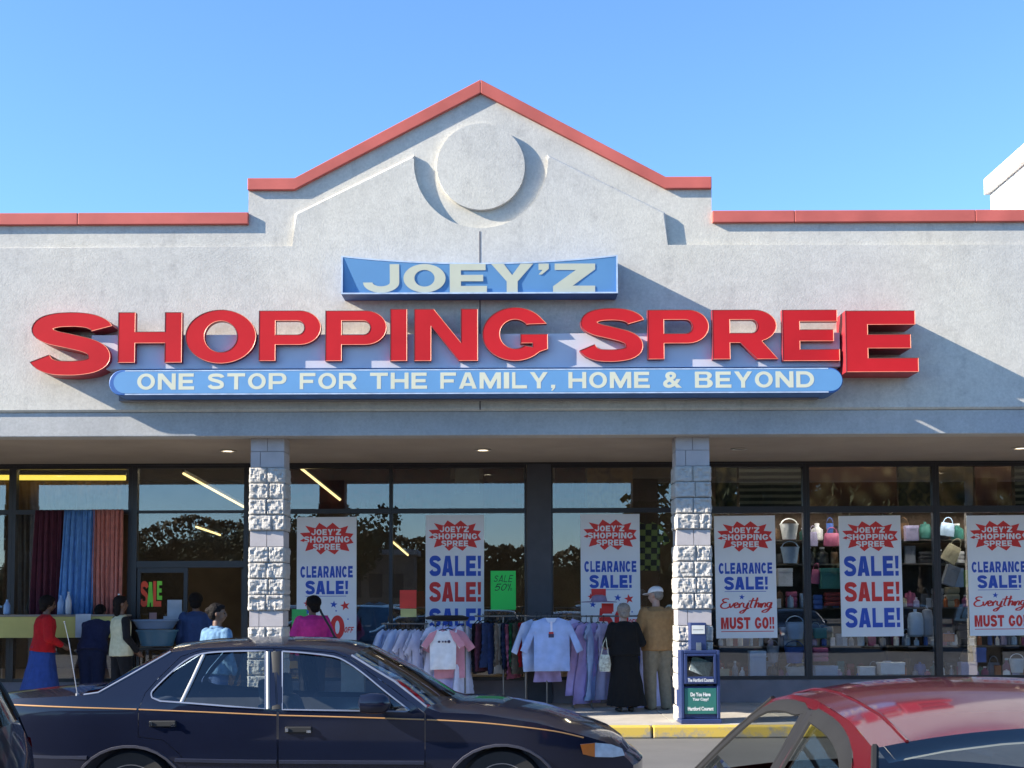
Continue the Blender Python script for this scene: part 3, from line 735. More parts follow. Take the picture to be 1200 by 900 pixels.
def across(edge, hw, n=14, pw=2.3):
    """panel across the car: edge points (x, z, bow, crown) on the side, mirrored"""
    m = MB(); rings = []
    for (x, z, bow, crown) in edge:
        h = hw(x, z); ring = []
        for k in range(n+1):
            v = -1 + 2*k/n; a = abs(v)
            ring.append(m.bm.verts.new((x + bow*(1 - a**2), h*v, z + crown*(1 - a**pw))))
        rings.append(ring)
    for a, b in zip(rings, rings[1:]):
        for k in range(n): m.bm.faces.new((a[k], a[k+1], b[k+1], b[k])).smooth = True
    return m
def strip(path, hw, side, w, out, mb=None):
    """thin band on the side surface along a path in (x, z)"""
    m = mb or MB(); prev = None
    for i, p in enumerate(path):
        a, b = Vector(path[max(i-1, 0)]), Vector(path[min(i+1, len(path)-1)]); d = (b-a).normalized(); nn = Vector((-d.y, d.x))*w/2
        pr = [m.bm.verts.new((q[0], side*(hw(q[0], q[1]) + o), q[1])) for q, o in (((p[0]+nn.x, p[1]+nn.y), 0), ((p[0]+nn.x*0.7, p[1]+nn.y*0.7), out), ((p[0]-nn.x*0.7, p[1]-nn.y*0.7), out), ((p[0]-nn.x, p[1]-nn.y), 0))]
        if prev:
            for k in range(3): m.bm.faces.new((prev[k], pr[k], pr[k+1], prev[k+1])).smooth = True
        prev = pr
    return m
BLACK = mat('black_rubber', (0.012, 0.012, 0.012), 0.65, 0.2, 20)
CHROME = mat('chrome', (0.78, 0.80, 0.84), 0.18, 0.05, 5, metal=1.0)
CARGLASS = glass_mat('car_glass', (0.62, 0.67, 0.68), 0.03)
TRIMGREY = mat('grey_interior', (0.10, 0.10, 0.115), 0.8, 0.15, 9)
def wheel(parent, x, y, side, r=0.315):
    t = MB(); s = side
    t.lathe([(r*0.66, -0.09*s), (r*0.93, -0.10*s), (r, -0.06*s), (r, 0.06*s), (r*0.93, 0.10*s), (r*0.66, 0.09*s)], 'y', (x, y, r), 40)
    o = obj('wheel', t, BLACK, parent, smooth=40)
    m = MB(); m.lathe([(r*0.67, -0.05*s), (r*0.67, 0.092*s), (r*0.60, 0.085*s), (r*0.52, 0.05*s), (r*0.22, 0.06*s), (r*0.1, 0.075*s), (0.005, 0.078*s)], 'y', (x, y, r), 40)
    obj('rim', m, mat('silver_wheel', (0.42, 0.42, 0.44), 0.35, metal=0.8), o, smooth=35)
def seat(parent, x, y, w, m, head=True, z0=0.32, top=0.88):
    b = MB(); b.box(x - 0.25, x + 0.27, y - w/2, y + w/2, z0, z0 + 0.16)
    b.obox((x - 0.30, y, (z0 + top)/2 + 0.05), (0.07, 0, 0.0), (0, w/2, 0), (-0.10, 0, (top - z0)/2))
    o = obj('seat', b, m, parent, smooth=40, bevel=0.05)
    if head:
        h = MB(); h.obox((x - 0.42, y, top + 0.13), (0.045, 0, 0), (0, w*0.28, 0), (-0.01, 0, 0.09)); obj('head_restraint', h, m, o, smooth=40, bevel=0.03)

def build_car(t, spec):
    hw = spec['hw']; paint = spec['paint']; arch = spec['arches']
    side_out = spec['outline']; doors = spec['doors']
    for s in (-1, 1):
        obj('body_side', sheet(side_out, [d['outline'] for d in doors], hw, s), paint, t, smooth=50)
        for d in doors:
            o = obj('door', sheet(poly_inset(d['outline'], 0.004), [d['window']], hw, s), paint, t, smooth=50)
            obj('window_glass', sheet(d.get('glass', d['window']), [], hw, s, out=-0.012), CARGLASS, o, smooth=60)
            if spec.get('trim'):
                obj('window_trim', strip(d['window'] + d['window'][:1], hw, s, spec.get('trimw', 0.022), 0.008), spec.get('trimmat', BLACK), o, smooth=40)
            if 'handle' in d:
                hx, hz = d['handle']; h = MB(); y = s*(hw(hx, hz) + 0.006)
                h.box(hx - 0.095, hx + 0.095, y - 0.012, y + 0.012, hz - 0.022, hz + 0.022)
                ho = obj('door_handle', h, BLACK, o, bevel=0.008)
                h = MB(); h.box(hx - 0.09, hx - 0.07, y + s*0.0125, y + s*0.02, hz - 0.014, hz + 0.012); h.box(hx + 0.06, hx + 0.09, y + s*0.0125, y + s*0.02, hz - 0.02, hz - 0.004)
                obj('handle_trim', h, CHROME, ho)
        # backing behind gaps, wheel wells
        b = MB(); b.box(spec['x0'] + 0.55, spec['x1'] - 1.30, s*(spec['tub'] - 0.02), s*spec['tub'], 0.25, spec['belt'] - 0.05); b.box(spec['x1'] - 1.299, spec['x1'] - 0.6, s*(spec['tub'] - 0.02), s*spec['tub'], 0.25, 0.60)
        obj('inner_panel', b, spec.get('inner', TRIMGREY), t)
        for (cx, cz, rx, rz) in arch:
            a = MB(); a.lathe([(rx + 0.03, s*0.45), (rx + 0.03, s*(spec['tub'] - 0.01))], 'y', (cx, 0, cz), 28); obj('wheel_well', a, BLACK, t)
            wheel(t, cx, s*(hw(cx, 0.5) - 0.13), s, spec.get('wr', 0.315))
    for name, pts, m in spec['across']:
        o = obj(name, across(pts, hw, spec.get('nseg', 16)), m, t, smooth=35)
        if name in ('windscreen', 'rear_window') and spec.get('trim'):
            w = MB()
            for s in (-1, 1): w.tube([(x, s*(hw(x, z) - 0.004), z + 0.004) for x, z, bw, cr in pts], 0.009, 6)
            obj('screen_trim', w, spec.get('trimmat', BLACK), o, smooth=40)
    rf = [p_ for nm, p_, m_ in spec['across'] if nm == 'roof'][0]
    obj('headliner', across([(x, z - 0.035, bw*0.9, cr) for x, z, bw, cr in rf], lambda x, z: hw(x, z) - 0.06, 8), mat('headliner_cloth', (0.42, 0.40, 0.36), 0.9), t, smooth=60)
    u = MB(); u.box(spec['x0'] + 0.35, spec['x1'] - 0.35, -0.6, 0.6, 0.16, 0.30); obj('floor_pan', u, BLACK, t)

# --- navy sedan, traced on its near flank
SED = thing('parked_car', 'dark navy four-door sedan with gold pinstripe and raised aerial parked side-on before the store', 'car', (-1.515, 10.0, 0.0))
def sed_hw(x, z):
    q = min(abs(x)/2.38, 1.0); pl = 1 - 0.17*max(0.0, (q - 0.62)/0.38)**2
    if z < 0.93: b = 0.885 - 0.055*((0.80 - z)/0.6)**2
    else: b = 0.884 - 0.43*(z - 0.93) - 0.06*(z - 0.93)**2
    return b*pl
def sp(px, py):
    Y = 9.15
    for _ in range(5):
        p = P(px, py, Y); Y = 10.0 - sed_hw(p.x + 1.515, p.z)
    return (p.x + 1.515, p.z)
def SP(l): return [sp(*q) for q in l]
NAVY = mat('navy_paint', (0.007, 0.0095, 0.023), 0.35, 0.10, 2.0, coat=0.85, spec=0.08)
fw, rw = sp(588, 890)[0], sp(151, 890)[0]
AR = [(fw, 0.315, 0.395, 0.335), (rw, 0.315, 0.39, 0.335)]
def arch_pts(a): return [(a[0] + a[2]*math.cos(R(k)), a[1] + a[3]*math.sin(R(k))) for k in range(0, 181, 12)]
topline = SP([(-46,858),(-43,840),(-36,823),(26,818.3),(98,815),(115,812.5),(150,793),(200,764.5),(235,759.5),(300,757.2),(350,757.8),(392,762),(412,768.5),(462,799),(500,829),(516,835),(565,837),(630,847.5),(680,861),(708,869),(722,876),(729,884),(736,890),(742,897)])
zs_ = 0.22
front = [(topline[-1][0], 0.40), (topline[-1][0] - 0.05, 0.24)]
rear = [(topline[0][0] + 0.02, 0.24), (topline[0][0] - 0.03, 0.45)]
out_ = rear + topline + front + [(fw + 0.41, zs_)] + arch_pts(AR[0]) + [(fw - 0.41, zs_), (rw + 0.41, zs_)] + arch_pts(AR[1]) + [(rw - 0.41, zs_)]
rwin = SP(spline([(178.5,817.5),(177.5,812),(182,806),(199,789.5),(217,774.5),(236,766.2),(267,763.3),(311,762.6)], 3) + [(311,830.5),(267,827.5),(213,823.2),(188,821.5)])
fwin = SP([(331,763.2)] + spline([(355,764.8),(391,769.2),(409,777.2),(427,790),(452,810.5),(480,832.2)], 3) + [(476,833.8),(409,832.8),(331,831.5)])
adr = arch_pts((rw, 0.315, 0.44, 0.40))
rdoor = SP([(162,832),(170,812),(184,796),(212,769),(238,760.8),(321,759.4),(325,834),(325.5,900)]) + [(sp(325.5,900)[0], zs_ + 0.05), (rw + 0.50, zs_ + 0.05), (rw + 0.44, 0.45), (rw + 0.36, 0.60), (rw + 0.24, 0.70)] + SP([(161.5,864)])
fdoor = SP([(321.8,759.4),(392,764.5),(410,771.5),(455,803),(489,828.5),(498.5,836),(498.5,900)]) + [(sp(498.5,900)[0], zs_ + 0.05), (sp(326,900)[0], zs_ + 0.05)] + SP([(325.8,834)])
def E(px, py, bow, crown): x, z = sp(px, py); return (x, z, bow, crown)
hx = sp(716, 872)[0]
spec = dict(hw=sed_hw, paint=NAVY, arches=AR, outline=out_, belt=0.93, x0=-2.38, x1=2.38, tub=0.74, trim=True, trimw=0.012,
    trimmat=mat('bright_trim', (0.20, 0.23, 0.30), 0.45, metal=0.4),
    doors=[dict(outline=rdoor, window=rwin, handle=sp(191, 848)), dict(outline=fdoor, window=fwin, handle=sp(350, 855))],
    across=[('rear_bumper', [rear[0] + (-0.05, 0), rear[1] + (-0.12, 0), topline[0] + (-0.12, 0)], NAVY),
            ('boot_lid', [topline[0] + (-0.12, 0), topline[1] + (-0.10, 0.005), topline[2] + (-0.07, 0.015), E(26,818.3,-0.06,0.028), E(98,815,-0.10,0.032)], NAVY),
            ('rear_window', [E(98,815,-0.10,0.032), E(115,812.5,-0.10,0.04), E(150,793,-0.10,0.05), E(200,764.5,-0.06,0.05)], CARGLASS),
            ('roof', [E(200,764.5,-0.06,0.05), E(235,759.5,-0.03,0.05), E(300,757.2,0,0.05), E(350,757.8,0.02,0.05), E(392,762,0.05,0.048), E(412,768.5,0.07,0.046)], NAVY),
            ('windscreen', [E(412,768.5,0.07,0.046), E(437,784,0.10,0.044), E(462,799,0.13,0.042), E(500,829,0.17,0.036)], CARGLASS),
            ('bonnet', [E(500,829,0.17,0.036), E(516,835,0.15,0.05), E(565,837,0.12,0.058), E(630,847.5,0.10,0.054), E(680,861,0.10,0.046), E(708,869,0.10,0.032), E(722,876,0.10,0.014)], NAVY),
            ('grille_panel', [E(722,876,0.10,0.014), E(729,884,0.11,0)], NAVY),
            ('front_bumper', [E(729,884,0.11,0), E(736,890,0.12,0), E(742,897,0.13,0), front[0] + (0.13, 0), front[1] + (0.12, 0)], NAVY)])
build_car(SED, spec)
GOLD = mat('gold_pinstripe', (0.46, 0.24, 0.09), 0.5, 0.15, 3)
for s in (-1, 1):
    w = MB()
    for seg_ in ([(-30,823),(28,826.5),(160,831.3)], [(162.5,831.5),(240,834.6),(324,838.3)], [(327,838.4),(400,840.3),(497,843.2)], [(500,843.4),(550,846),(600,850.6),(650,857),(684,864.5)]):
        strip(spline(SP(seg_), 4), sed_hw, s, 0.010, 0.002, w)
    obj('pinstripe', w, GOLD, SED)
    for seg_ in ([(-40,884),(20,886),(102,888)], [(205,891),(260,892.2),(324,893)], [(327,893),(420,893.6),(497,894)]):
        obj('side_moulding', strip(SP(seg_), sed_hw, s, 0.030, 0.012), mat('navy_moulding', (0.02, 0.024, 0.045), 0.4), SED, smooth=40)
    for a in AR: obj('arch_lip', strip([(q[0], q[1]) for q in arch_pts((a[0], a[1], a[2] + 0.008, a[3] + 0.008))], sed_hw, s, 0.022, 0.010), mat('dull_navy_lip', (0.05, 0.05, 0.065), 0.4), SED, smooth=40)
    w = MB(); strip(SP([(239,766.5),(226,795),(212.5,823)]), sed_hw, s, 0.026, 0.006, w); obj('quarter_divider', w, mat('grey_divider', (0.35, 0.35, 0.36), 0.4), SED)
    w = MB(); strip(SP([(314,763.2),(314.5,830.5)]), sed_hw, s, 0.030, 0.008, w); obj('pillar_trim', w, mat('pale_pillar_trim', (0.26, 0.25, 0.23), 0.4, metal=0.4), SED)
    w = MB(); strip(SP([(323.5,763.5),(323.5,831)]), sed_hw, s, 0.07, 0.005, w); obj('door_pillar', w, BLACK, SED)
    lampo = sheet(SP([(680,872),(698,870.2),(716,871.8),(729,877),(732,885),(718,887.2),(697,886.8),(683,883.5)]), [], sed_hw, s, 0.03, 0.012, 0.02)
    hl = obj('headlight', lampo, mat('headlight_glass', (0.50, 0.53, 0.56), 0.12, 0.25, 14, coat=1.0), SED, smooth=60)
    lampo = sheet(SP([(680,872),(697,870.3),(697,886.8),(683,883.5)]), [], sed_hw, s, 0.03, 0.018, 0.02)
    obj('indicator_lens', lampo, mat('amber_lens', (0.55, 0.14, 0.02), 0.2, 0.1, 20, coat=0.6), hl, smooth=60)
    mx_, mz_ = sp(441, 823); y = s*(sed_hw(mx_, mz_) + 0.10)
    w = MB(); w.loft([(0, 0, -0.115, 0.02, 0.02), (0, 0, -0.10, 0.06, 0.05), (0, 0, -0.03, 0.075, 0.062), (0, 0, 0.06, 0.07, 0.06), (0, 0, 0.10, 0.045, 0.04), (0, 0, 0.112, 0.01, 0.01)], 14)
    bmesh.ops.rotate(w.bm, verts=w.bm.verts, matrix=Matrix.Rotation(R(90), 3, 'Y')); bmesh.ops.translate(w.bm, verts=w.bm.verts, vec=(mx_, y, mz_))
    w.tube([(mx_ + 0.06, s*(sed_hw(mx_, mz_) - 0.05), mz_ - 0.03), (mx_ + 0.04, y, mz_ - 0.02)], 0.03, 8)
    obj('door_mirror', w, NAVY, SED, smooth=50)
ax, az = sp(88.5, 818)
w = MB(); w.tube([(ax, -sed_hw(ax, az) + 0.04, az - 0.01), (ax, -sed_hw(ax, az) + 0.04, az + 0.03)], 0.014, 8)
Ya = 10.0 - sed_hw(ax, az) + 0.04; ya = Ya - 10.0
mid_, tip = P(81, 753, Ya), P(75.5, 729, Ya); mid_ = (mid_.x + 1.515, ya, mid_.z); tip = (tip.x + 1.515, ya, tip.z)
w.tube([(ax, ya, az + 0.02), mid_], 0.0036, 6); w.tube([mid_, tip], 0.0026, 6)
w.lathe([(0.001, -0.007), (0.007, 0), (0.001, 0.007)], c=tip, n=8)
obj('aerial', w, mat('aerial_metal', (0.26, 0.27, 0.30), 0.45), SED, smooth=40)
CLOTH = mat('navy_seat_cloth', (0.05, 0.055, 0.075), 0.9, 0.2, 30)
for y in (-0.36, 0.36): seat(SED, 0.10, y, 0.48, CLOTH)
seat(SED, -0.90, 0.0, 1.15, CLOTH, head=False, z0=0.34, top=0.86)
w = MB(); w.obox((0.86, 0, 0.76), (0.22, 0, 0), (0, 0.70, 0), (0, 0, 0.13)); obj('dashboard', w, TRIMGREY, SED, bevel=0.05)
w = MB(); w.box(-1.75, -1.3, -0.62, 0.62, 0.84, 0.90); obj('parcel_shelf', w, CLOTH, SED)
w = MB(); q = [(0.50 + 0.06*math.sin(2*math.pi*k/20), 0.36 + 0.18*math.cos(2*math.pi*k/20), 0.86 + 0.17*math.sin(2*math.pi*k/20)) for k in range(21)]; w.tube(q, 0.014, 6); w.tube([(0.5, 0.36, 0.86), (0.75, 0.36, 0.78)], 0.03, 8); obj('steering_wheel', w, BLACK, SED, smooth=50)

# --- red coupe, nose towards the store
REDCAR = thing('parked_car', 'shiny red two-door coupe in the right corner, seen from above its rear window', 'car', (1.505, 4.0, 0.0), R(87.6))
def red_hw(x, z):
    q = min(abs(x - 0.1)/2.3, 1.0); pl = 1 - 0.13*max(0.0, (q - 0.55)/0.45)**2
    if z < 0.92: b = 0.83 - 0.06*((0.75 - z)/0.5)**2
    else: b = 0.825 - 0.50*(z - 0.92) - 0.22*(z - 0.92)**2
    return b*pl
REDP = mat('red_paint', (0.085, 0.003, 0.008), 0.35, 0.08, 1.5, coat=1.0, spec=0.10)
A2 = [(1.62, 0.30, 0.37, 0.33), (-0.98, 0.30, 0.37, 0.33)]
tl = [(-2.05, 0.62), (-2.06, 0.80), (-1.98, 0.95), (-1.80, 1.0), (-1.45, 1.01), (-1.30, 1.12), (-1.06, 1.25), (-0.90, 1.312), (-0.55, 1.345), (0.0, 1.362), (0.36, 1.352), (0.64, 1.315), (1.0, 1.15), (1.42, 0.94), (1.9, 0.86), (2.25, 0.74), (2.36, 0.60)]
out_ = [(-2.0, 0.22)] + tl + [(2.36, 0.40), (2.30, 0.22), (2.0, 0.2)] + arch_pts(A2[0]) + [(1.22, 0.2), (-0.58, 0.2)] + arch_pts(A2[1]) + [(-1.38, 0.2)]
fwn = spline([(1.30, 0.965), (0.98, 1.125), (0.66, 1.27), (0.38, 1.312), (0.10, 1.322)], 3) + [(-0.02, 1.322), (0.02, 0.965)]
fdr = [(1.36, 0.92), (1.34, 0.30), (0.02, 0.28), (-0.02, 0.90), (-0.05, 1.335), (0.38, 1.328), (0.66, 1.292), (0.98, 1.145)]
qwn = spline([(-0.12, 1.322), (-0.45, 1.31), (-0.72, 1.27), (-0.90, 1.19), (-1.0, 1.06)], 3) + [(-0.98, 0.965), (-0.12, 0.965)]
qdr = [(-0.09, 0.945), (-0.08, 1.336)] + spline([(-0.47, 1.326), (-0.75, 1.287), (-0.935, 1.205), (-1.03, 1.06), (-1.035, 0.945)], 3)
spec = dict(hw=red_hw, paint=REDP, arches=A2, outline=out_, belt=0.92, x0=-2.06, x1=2.36, tub=0.68, trim=True, inner=mat('beige_interior', (0.30, 0.27, 0.20), 0.85, 0.1, 20), trimw=0.044, trimmat=mat('grey_window_rubber', (0.020, 0.020, 0.021), 0.9, spec=0.12), nseg=24,
    doors=[dict(outline=fdr, window=fwn, glass=[(1.28, 0.967), (1.10, 1.06), (0.02, 1.06), (0.02, 0.967)], handle=(0.10, 0.80)), dict(outline=qdr, window=qwn)],
    across=[('rear_bumper', [(-2.0, 0.22, -0.08, 0), (-2.05, 0.62, -0.12, 0)], REDP),
            ('boot_lid', [(-2.05, 0.62, -0.12, 0), (-2.06, 0.80, -0.12, 0), (-1.98, 0.95, -0.1, 0.01), (-1.80, 1.0, -0.08, 0.02), (-1.45, 1.01, -0.08, 0.03)], REDP),
            ('rear_window', [(-1.45, 1.01, -0.08, 0.03), (-1.30, 1.12, -0.05, 0.04), (-1.06, 1.25, 0.0, 0.05), (-0.90, 1.312, 0.03, 0.052)], CARGLASS),
            ('roof', [(-0.90, 1.312, 0.03, 0.052), (-0.72, 1.33, 0.02, 0.055), (-0.55, 1.345, 0.0, 0.058), (-0.25, 1.356, 0, 0.06), (0.0, 1.362, 0.02, 0.06), (0.2, 1.359, 0.05, 0.058), (0.36, 1.352, 0.08, 0.054), (0.64, 1.315, 0.12, 0.05)], REDP),
            ('windscreen', [(0.64, 1.315, 0.12, 0.05), (1.0, 1.15, 0.17, 0.045), (1.42, 0.94, 0.24, 0.04)], CARGLASS),
            ('bonnet', [(1.42, 0.94, 0.24, 0.04), (1.9, 0.86, 0.16, 0.04), (2.25, 0.74, 0.12, 0.02), (2.36, 0.60, 0.12, 0)], REDP),
            ('front_bumper', [(2.36, 0.60, 0.12, 0), (2.36, 0.40, 0.14, 0), (2.30, 0.22, 0.12, 0)], REDP)])
build_car(REDCAR, spec)
w = MB()
for s in (-1, 1):
    prev = None; pts_ = []
    for (x, z, bw, cr) in spec['across'][3][1]:
        v = 0.86; h = red_hw(x, z); pts_.append((x + bw*(1 - v*v), s*h*v, z + cr*(1 - v**2.3) + 0.001))
    w.tube(pts_, 0.0045, 6)
obj('roof_moulding', w, REDP, REDCAR, smooth=50)
w = MB()
for s in (-1, 1): strip([(-0.02, 1.33), (-0.06, 0.95)], red_hw, s, 0.17, 0.008, w)
obj('door_pillar', w, mat('dark_pillar', (0.016, 0.016, 0.018), 0.8, spec=0.15), REDCAR)
TAN = mat('beige_interior', (0.30, 0.27, 0.20), 0.85, 0.1, 20)
GREYS = mat('grey_seat_cloth', (0.30, 0.30, 0.28), 0.9, 0.15, 30)
for y in (-0.33, 0.33): seat(REDCAR, -0.02, y, 0.46, GREYS, top=0.98)
seat(REDCAR, -0.72, 0, 1.1, GREYS, head=False, top=0.90)
w = MB(); w.obox((1.02, 0, 0.76), (0.24, 0, 0), (0, 0.62, 0), (0, 0, 0.12)); obj('dashboard', w, GREYS, REDCAR, bevel=0.05)
w = MB(); q = [(0.62 + 0.05*math.sin(2*math.pi*k/20), 0.33 + 0.175*math.cos(2*math.pi*k/20), 0.85 + 0.165*math.sin(2*math.pi*k/20)) for k in range(21)]; w.tube(q, 0.014, 6); w.tube([(0.62, 0.33, 0.85), (0.86, 0.33, 0.77)], 0.03, 8); obj('steering_wheel', w, BLACK, REDCAR, smooth=50)
w = MB(); w.box(-1.42, -0.98, -0.58, 0.58, 0.90, 0.945); obj('parcel_shelf', w, GREYS, REDCAR)

# --- dark hatchback leaving on the left, only its tail in view
HATCH = thing('parked_car', 'dark rounded hatchback at the left edge, only its rear corner in the picture', 'car', (-4.44, 5.70, 0.0), R(180))
def hat_hw(x, z):
    q = min(abs(x)/2.1, 1.0); pl = 1 - 0.16*max(0.0, (q - 0.6)/0.4)**2
    if z < 0.95: b = 0.87 - 0.05*((0.75 - z)/0.5)**2
    else: b = 0.868 - 0.30*(z - 0.95) - 0.10*(z - 0.95)**2
    return b*pl
HPAINT = mat('black_blue_paint', (0.008, 0.009, 0.016), 0.35, 0.1, 2.0, coat=0.85, spec=0.08)
A3 = [(1.30, 0.31, 0.38, 0.34), (-1.22, 0.31, 0.38, 0.34)]
tl = [(-2.07, 0.45), (-2.08, 0.70), (-2.04, 0.95), (-1.98, 1.12), (-1.86, 1.33), (-1.70, 1.46), (-1.4, 1.52), (-0.6, 1.555), (0.2, 1.54), (0.5, 1.49), (1.0, 1.20), (1.3, 1.02), (1.8, 0.92), (2.05, 0.74), (2.1, 0.5)]
out_ = [(-2.0, 0.24)] + tl + [(2.05, 0.24), (1.7, 0.22)] + arch_pts(A3[0]) + [(0.9, 0.22), (-0.82, 0.22)] + arch_pts(A3[1]) + [(-1.62, 0.22)]
w1 = [(0.98, 1.02), (0.80, 1.22), (0.42, 1.46), (0.02, 1.48), (0.02, 1.0)]; d1 = [(1.06, 0.96), (1.0, 0.3), (-0.02, 0.3), (-0.02, 1.505), (0.44, 1.485), (0.88, 1.21)]
w2 = [(-0.10, 1.0), (-0.10, 1.485), (-0.9, 1.475), (-0.95, 1.02)]; d2 = [(-0.03, 0.3), (-0.03, 1.505), (-0.98, 1.50), (-1.02, 0.95), (-0.80, 0.55), (-0.78, 0.3)]
spec = dict(hw=hat_hw, paint=HPAINT, arches=A3, outline=out_, belt=0.95, x0=-2.08, x1=2.1, tub=0.72, trim=True, trimmat=BLACK,
    doors=[dict(outline=d1, window=w1, handle=(0.15, 0.85)), dict(outline=d2, window=w2, handle=(-0.8, 0.86))],
    across=[('rear_bumper', [(-2.0, 0.24, -0.10, 0), (-2.07, 0.45, -0.16, 0), (-2.08, 0.70, -0.17, 0)], HPAINT),
            ('tailgate', [(-2.08, 0.70, -0.15, 0), (-2.04, 0.95, -0.13, 0), (-1.98, 1.10, -0.12, 0.0)], HPAINT),
            ('rear_window', [(-1.98, 1.10, -0.12, 0.0), (-1.92, 1.23, -0.11, 0.005), (-1.86, 1.33, -0.10, 0.01), (-1.72, 1.45, -0.08, 0.03)], CARGLASS),
            ('roof', [(-1.72, 1.45, -0.08, 0.03), (-1.4, 1.52, -0.04, 0.04), (-0.6, 1.555, 0, 0.05), (0.2, 1.54, 0.04, 0.05), (0.5, 1.49, 0.08, 0.05)], HPAINT),
            ('windscreen', [(0.5, 1.49, 0.08, 0.05), (1.3, 1.02, 0.2, 0.04)], CARGLASS),
            ('bonnet', [(1.3, 1.02, 0.2, 0.04), (1.8, 0.92, 0.16, 0.04), (2.05, 0.74, 0.14, 0.02), (2.1, 0.5, 0.14, 0)], HPAINT),
            ('front_bumper', [(2.1, 0.5, 0.14, 0), (2.05, 0.24, 0.12, 0)], HPAINT)])
build_car(HATCH, spec)
for s in (-1, 1):
    w = sheet([(-2.06, 0.78), (-2.03, 1.0), (-1.90, 1.04), (-1.84, 0.80)], [], hat_hw, s, 0.04, 0.012, 0.03)
    obj('tail_light', w, mat('red_lens', (0.30, 0.01, 0.012), 0.15, 0.15, 20, coat=1.0), HATCH, smooth=60)
for y in (-0.36, 0.36): seat(HATCH, 0.1, y, 0.46, GREYS, top=0.95)
seat(HATCH, -0.9, 0, 1.2, GREYS, head=False, top=0.95)
# ---------------------------------------------------------------- trees and a hall across the lot (mirrored in the shop windows)
LEAFM = mat('tree_foliage', (0.035, 0.048, 0.018), 0.8, 0.45, 0.8); BARK = mat('bark', (0.06, 0.045, 0.035), 0.9, 0.2, 4)
def make_tree(seed, n=3200):
    rnd = random.Random(seed); t = thing('tree', 'x', 'tree')
    w = MB(); w.tube([(0, 0, 0), (0.05, 0.02, 0.25), (0, 0, 0.55)], [0.035, 0.026, 0.016], 8)
    for k in range(6):
        a = k*1.05 + rnd.random(); w.tube([(0, 0, 0.30 + 0.03*k), (0.13*math.cos(a), 0.13*math.sin(a), 0.45 + 0.04*k), (0.24*math.cos(a), 0.24*math.sin(a), 0.55 + 0.05*k)], [0.014, 0.009, 0.004], 6)
    obj('trunk', w, BARK, t, smooth=50)
    c = MB(); cl = [(Vector((rnd.uniform(-.26, .26), rnd.uniform(-.26, .26), rnd.uniform(.36, .88))), rnd.uniform(.10, .17)) for _ in range(18)]
    for _ in range(n):
        q, r = rnd.choice(cl); d = Vector((rnd.gauss(0, 1), rnd.gauss(0, 1), rnd.gauss(0, 1))).normalized()
        p = q + d*r*rnd.uniform(0.55, 1.05); s = rnd.uniform(0.010, 0.024)
        u = Vector((rnd.gauss(0, 1), rnd.gauss(0, 1), rnd.gauss(0, 1))).normalized(); v = u.orthogonal().normalized()
        c.quad([p - u*s - v*s*0.6, p + u*s - v*s*0.6, p + u*s + v*s*0.6, p - u*s + v*s*0.6])
    obj('crown', c, LEAFM, t)
    return t
protos = [make_tree(k) for k in (3, 5, 8)]
rt = random.Random(11); tl_ = []
for k in range(6): tl_.append((-46 + 7.0*k + rt.uniform(-1, 1), -62 + rt.uniform(-6, 4), (5.0 if k < 2 else 8.4) + rt.uniform(-0.8, 1.0)))
for k in range(4): tl_.append((1.5 + 4.6*k + rt.uniform(-.8, .8), -66 + rt.uniform(-5, 3), 5.4 + rt.uniform(-0.6, 1.0)))
for k in range(8): tl_.append((13.5 + 4.2*k + rt.uniform(-.8, .8), -50 + rt.uniform(-6, 3), 13.5 + rt.uniform(-1.0, 2.5)))
for k, (x, y, h) in enumerate(tl_):
    o = protos[k] if k < 3 else copy_tree(protos[k % 3])
    o.location = (x, y, -0.02); o.scale = (h*0.98, h*0.98, h); o.rotation_euler = (0, 0, rt.uniform(0, 6.28))
    tag(o, 'dark leafy tree across the parking lot, mirrored in the shop windows', 'tree', 'trees across the parking lot')
# wooded rise beyond the lot, one leafy mass
PROF = [(-400, 640), (-120, 640), (0, 674), (45, 678), (70, 655), (130, 632), (165, 618), (195, 606), (240, 604), (300, 617), (380, 640), (430, 622), (500, 630), (560, 638), (617, 641), (646, 650), (700, 641), (770, 640), (792, 600), (830, 560), (1300, 552), (1600, 560)]
def ridge_h(x):
    px = 600 + x/118.0*FPX
    for (a, b), (c, d) in zip(PROF, PROF[1:]):
        if a <= px <= c: return 1.67 + (705 - (b + (d - b)*(px - a)/(c - a)))/FPX*118.0
    return 6.5
rw_ = random.Random(9); w = MB()
x = -62.0
while x < 75:
    h = ridge_h(x)*0.80; h2 = ridge_h(x + 2)*0.80
    w.quad([(x, -82, 0), (x + 2, -82, 0), (x + 2, -83, h2), (x, -83, h)]); w.quad([(x, -83, h), (x + 2, -83, h2), (x + 2, -95, 0), (x, -95, 0)]); x += 2.0
for _ in range(26000):
    x = rw_.uniform(-62, 76); h = ridge_h(x) + 0.7*noise.noise(Vector((x*0.45, 3, 1))) + 0.35*noise.noise(Vector((x*1.7, 1, 7)))
    p = Vector((x, -81.0 + rw_.uniform(-2.0, 1.0), h*(1 - rw_.random()**1.6*0.97))); s_ = rw_.uniform(0.12, 0.30)
    u = Vector((rw_.gauss(0, 1), rw_.gauss(0, 1), rw_.gauss(0, 1))).normalized(); v = u.orthogonal().normalized()
    w.quad([p - u*s_ - v*s_*.6, p + u*s_ - v*s_*.6, p + u*s_ + v*s_*.6, p - u*s_ + v*s_*.6])
tag(obj('far_woods', w, mat('far_foliage', (0.045, 0.04, 0.022), 0.9, 0.5, 0.25)), kind='stuff')
